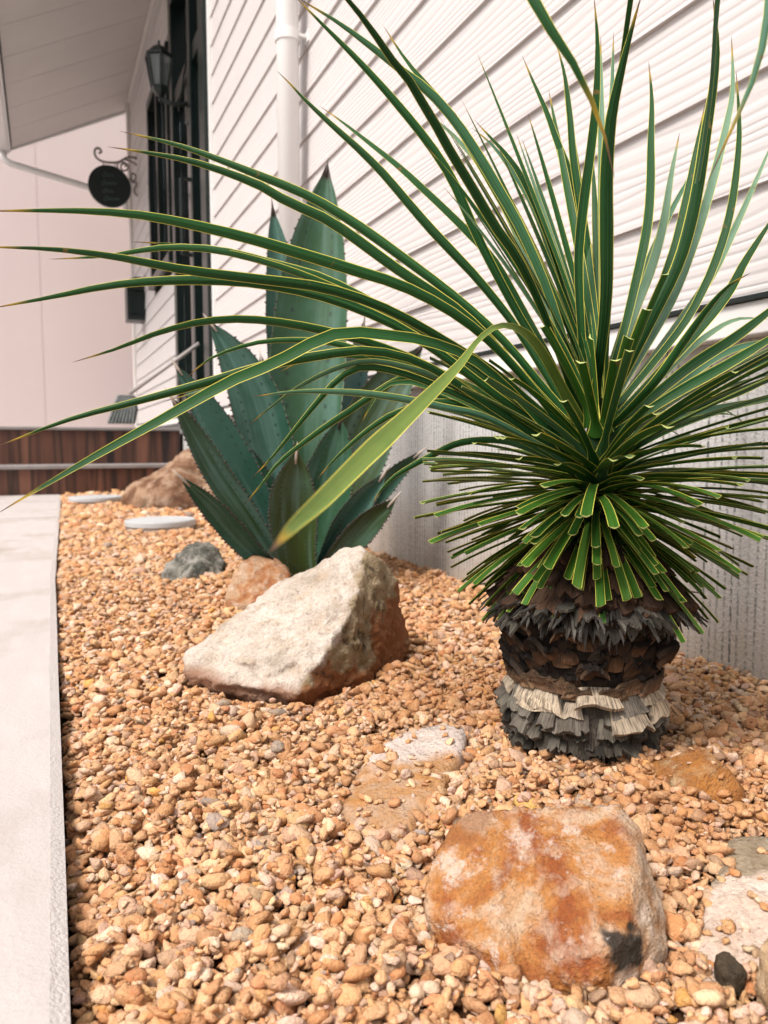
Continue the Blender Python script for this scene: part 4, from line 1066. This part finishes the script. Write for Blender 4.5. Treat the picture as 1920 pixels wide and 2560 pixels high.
# ghost prints of neighbouring teeth
ed = M.math('ABSOLUTE', M.math('SUBTRACT', u_, .5))
gp_ = M.math('MULTIPLY', M.ramp(M.math('ABSOLUTE', M.math('SUBTRACT', ed, .27)), [(.012, .8), (.028, 0.)]), M.ramp(M.math('PINGPONG', M.math('MULTIPLY', v_, 26.0), .5), [(.30, 0.), (.42, 1.)]))
g2 = M.mix(gp_, g2, (.015, .035, .025))
g2 = M.mix(M.ramp(ed, [(.485, 0.), (.497, .8)]), g2, (.24, .26, .18))
g2 = M.mix(M.ramp(v_, [(.955, 0.), (.975, 1.)]), g2, (.05, .035, .03))
M.col(g2); M.bump(n2, .0012, .6); AGLEAF = M.m
SPINE = plain('agave_spine', (.03, .018, .015), (.07, .045, .035), .5, 30); DRYTIP = plain('agave_dry_tip', (.36, .30, .25), (.50, .44, .38), .8, 40)
gb = P(648, 1215, 1.78); gzb = float(gz(gb[0], gb[1]))
agave = thing('agave', 'large blue-green agave with broad toothed leaves between boulder and wall', 'agave', (gb[0], gb[1], gzb))
AGV = [  # points from base to tip, depth at base, depth at tip, widest in photo px, tint, face towards camera
 ([(668, 1240), (663, 1060), (662, 838), (676, 633), (690, 500), (700, 420), (707, 356)], 1.80, 1.86, 124, .28, 1.),
 ([(655, 1230), (640, 1000), (622, 760), (608, 600), (596, 510), (588, 442)], 1.90, 1.96, 74, .75, .8),
 ([(640, 1230), (600, 1060), (575, 961), (548, 858), (510, 780), (478, 730), (450, 692)], 1.74, 1.66, 88, .62, .9),
 ([(630, 1240), (555, 1090), (487, 961), (440, 879), (400, 820), (376, 784)], 1.70, 1.58, 62, .68, .85),
 ([(620, 1245), (575, 1180), (535, 1120), (478, 1040), (425, 950), (390, 890), (366, 852)], 1.66, 1.52, 46, .15, .8),
 ([(618, 1255), (560, 1205), (520, 1165), (480, 1120), (440, 1078), (387, 1028)], 1.62, 1.46, 42, .45, .7),
 ([(680, 1230), (700, 1060), (735, 920), (762, 817), (778, 745), (787, 692)], 1.90, 1.94, 62, .95, .9),
 ([(690, 1240), (735, 1080), (775, 980), (812, 895), (850, 830), (914, 745)], 1.82, 1.80, 96, .05, .9),
 ([(690, 1250), (739, 1145), (788, 1076), (815, 1045), (834, 1016)], 1.72, 1.66, 44, .72, .8),
 ([(690, 1255), (756, 1178), (809, 1122), (835, 1098), (856, 1074)], 1.68, 1.58, 46, .1, .8),
 ([(685, 1245), (776, 1110), (835, 1043), (875, 1005), (914, 972)], 1.84, 1.78, 40, .5, .7),
 ([(648, 1255), (636, 1166), (633, 1080), (637, 1020), (641, 972)], 1.66, 1.58, 80, .03, 1.),
 ([(650, 1230), (610, 1000), (585, 880), (572, 810), (562, 765)], 1.95, 2.02, 62, .8, .9),
 ([(655, 1245), (690, 1120), (715, 1020), (728, 950), (735, 900)], 1.72, 1.70, 84, .35, .9),
 ([(640, 1245), (590, 1130), (560, 1060), (540, 1000), (525, 950)], 1.72, 1.70, 60, .4, .9),
]
def agave_leaf(q, d0, d1, wpx, tint, face, seed):
    rnd = random.Random(seed); q = np.array(q, float); s = np.r_[0, np.cumsum(np.linalg.norm(np.diff(q, axis=0), axis=1))]; s /= s[-1]
    pts, L = resample([P(u, v, d0+(d1-d0)*t) for (u, v), t in zip(q, s)], 30)
    wm = 1.32*wpx*VK*(d0+d1)/2/FPX; t = np.linspace(0, 1, 30)
    w = np.interp(t, [0, .1, .3, .5, .68, .82, .92, .965, 1], [.82, .74, .86, 1., .92, .66, .34, .14, .03])*wm
    T = unit(np.gradient(pts, axis=0)); view = unit(pts-CAM); side = unit(np.cross(T, view))
    roll = (1-face)*rnd.choice((-1, 1)); N0 = np.cross(side, T); side = side*math.cos(roll)+N0*math.sin(roll)
    N = np.cross(side, T); N *= np.sign((N@(CAM-pts[0]))[0])
    us = np.linspace(0, 1, 11); V, F, A = [], [], []
    for sg in (1, 0):
        b = len(V)
        for i in range(30):
            for u in us:
                e = abs(2*u-1); gut = .34*w[i]*(e**2-.5)*(1-.4*t[i])
                th = (0 if sg else -(.022*(1-t[i])**.7+.004)*(1-e**2)**.6)
                V.append(pts[i]+side[i]*(u-.5)*w[i]+N[i]*(gut+th)); A.append((u, t[i], tint, 1))
        for i in range(29):
            for j in range(10):
                f = (b+i*11+j, b+i*11+j+1, b+(i+1)*11+j+1, b+(i+1)*11+j); F.append(f if sg else f[::-1])
    V = np.array(V)
    te = MB()
    for sgn in (0, 10):
        tt = .16
        while tt < .90:
            i = tt*29; i0 = int(i); fr = i-i0
            p = V[i0*11+sgn]*(1-fr)+V[(i0+1)*11+sgn]*fr
            out = side[i0]*(1 if sgn else -1); tz = T[i0]; hgt = rnd.uniform(.0028, .0048); wd = hgt*.9
            tip = p+out*hgt+tz*rnd.uniform(-.002, .003)
            te.add([p-tz*wd-out*.002, p+tz*wd-out*.002, tip, p-out*.002+N[i0]*.003, p-out*.002-N[i0]*.003], [(0, 3, 2), (3, 1, 2), (1, 4, 2), (4, 0, 2), (0, 4, 1, 3)])
            tt += rnd.uniform(.020, .034)
    b = len(V); V = np.concatenate([V, np.array(te.V)]); F += [tuple(j+b for j in f) for f in te.F]; A += [(.5, 1., tint, 1)]*len(te.V)
    o = mesh('leaf', V, F, AGLEAF, agave, True, {'luv': A})
    e = pts[-1]; d = T[-1]
    MB().tube([e-d*.03, e-d*.012, e, e+d*.018], [.0022, .0034, .0024, .0005], 6).build('terminal_spine', SPINE if seed in (0, 1, 7, 13) else DRYTIP, o, True)
for k_, a in enumerate(AGV): agave_leaf(*a, k_)
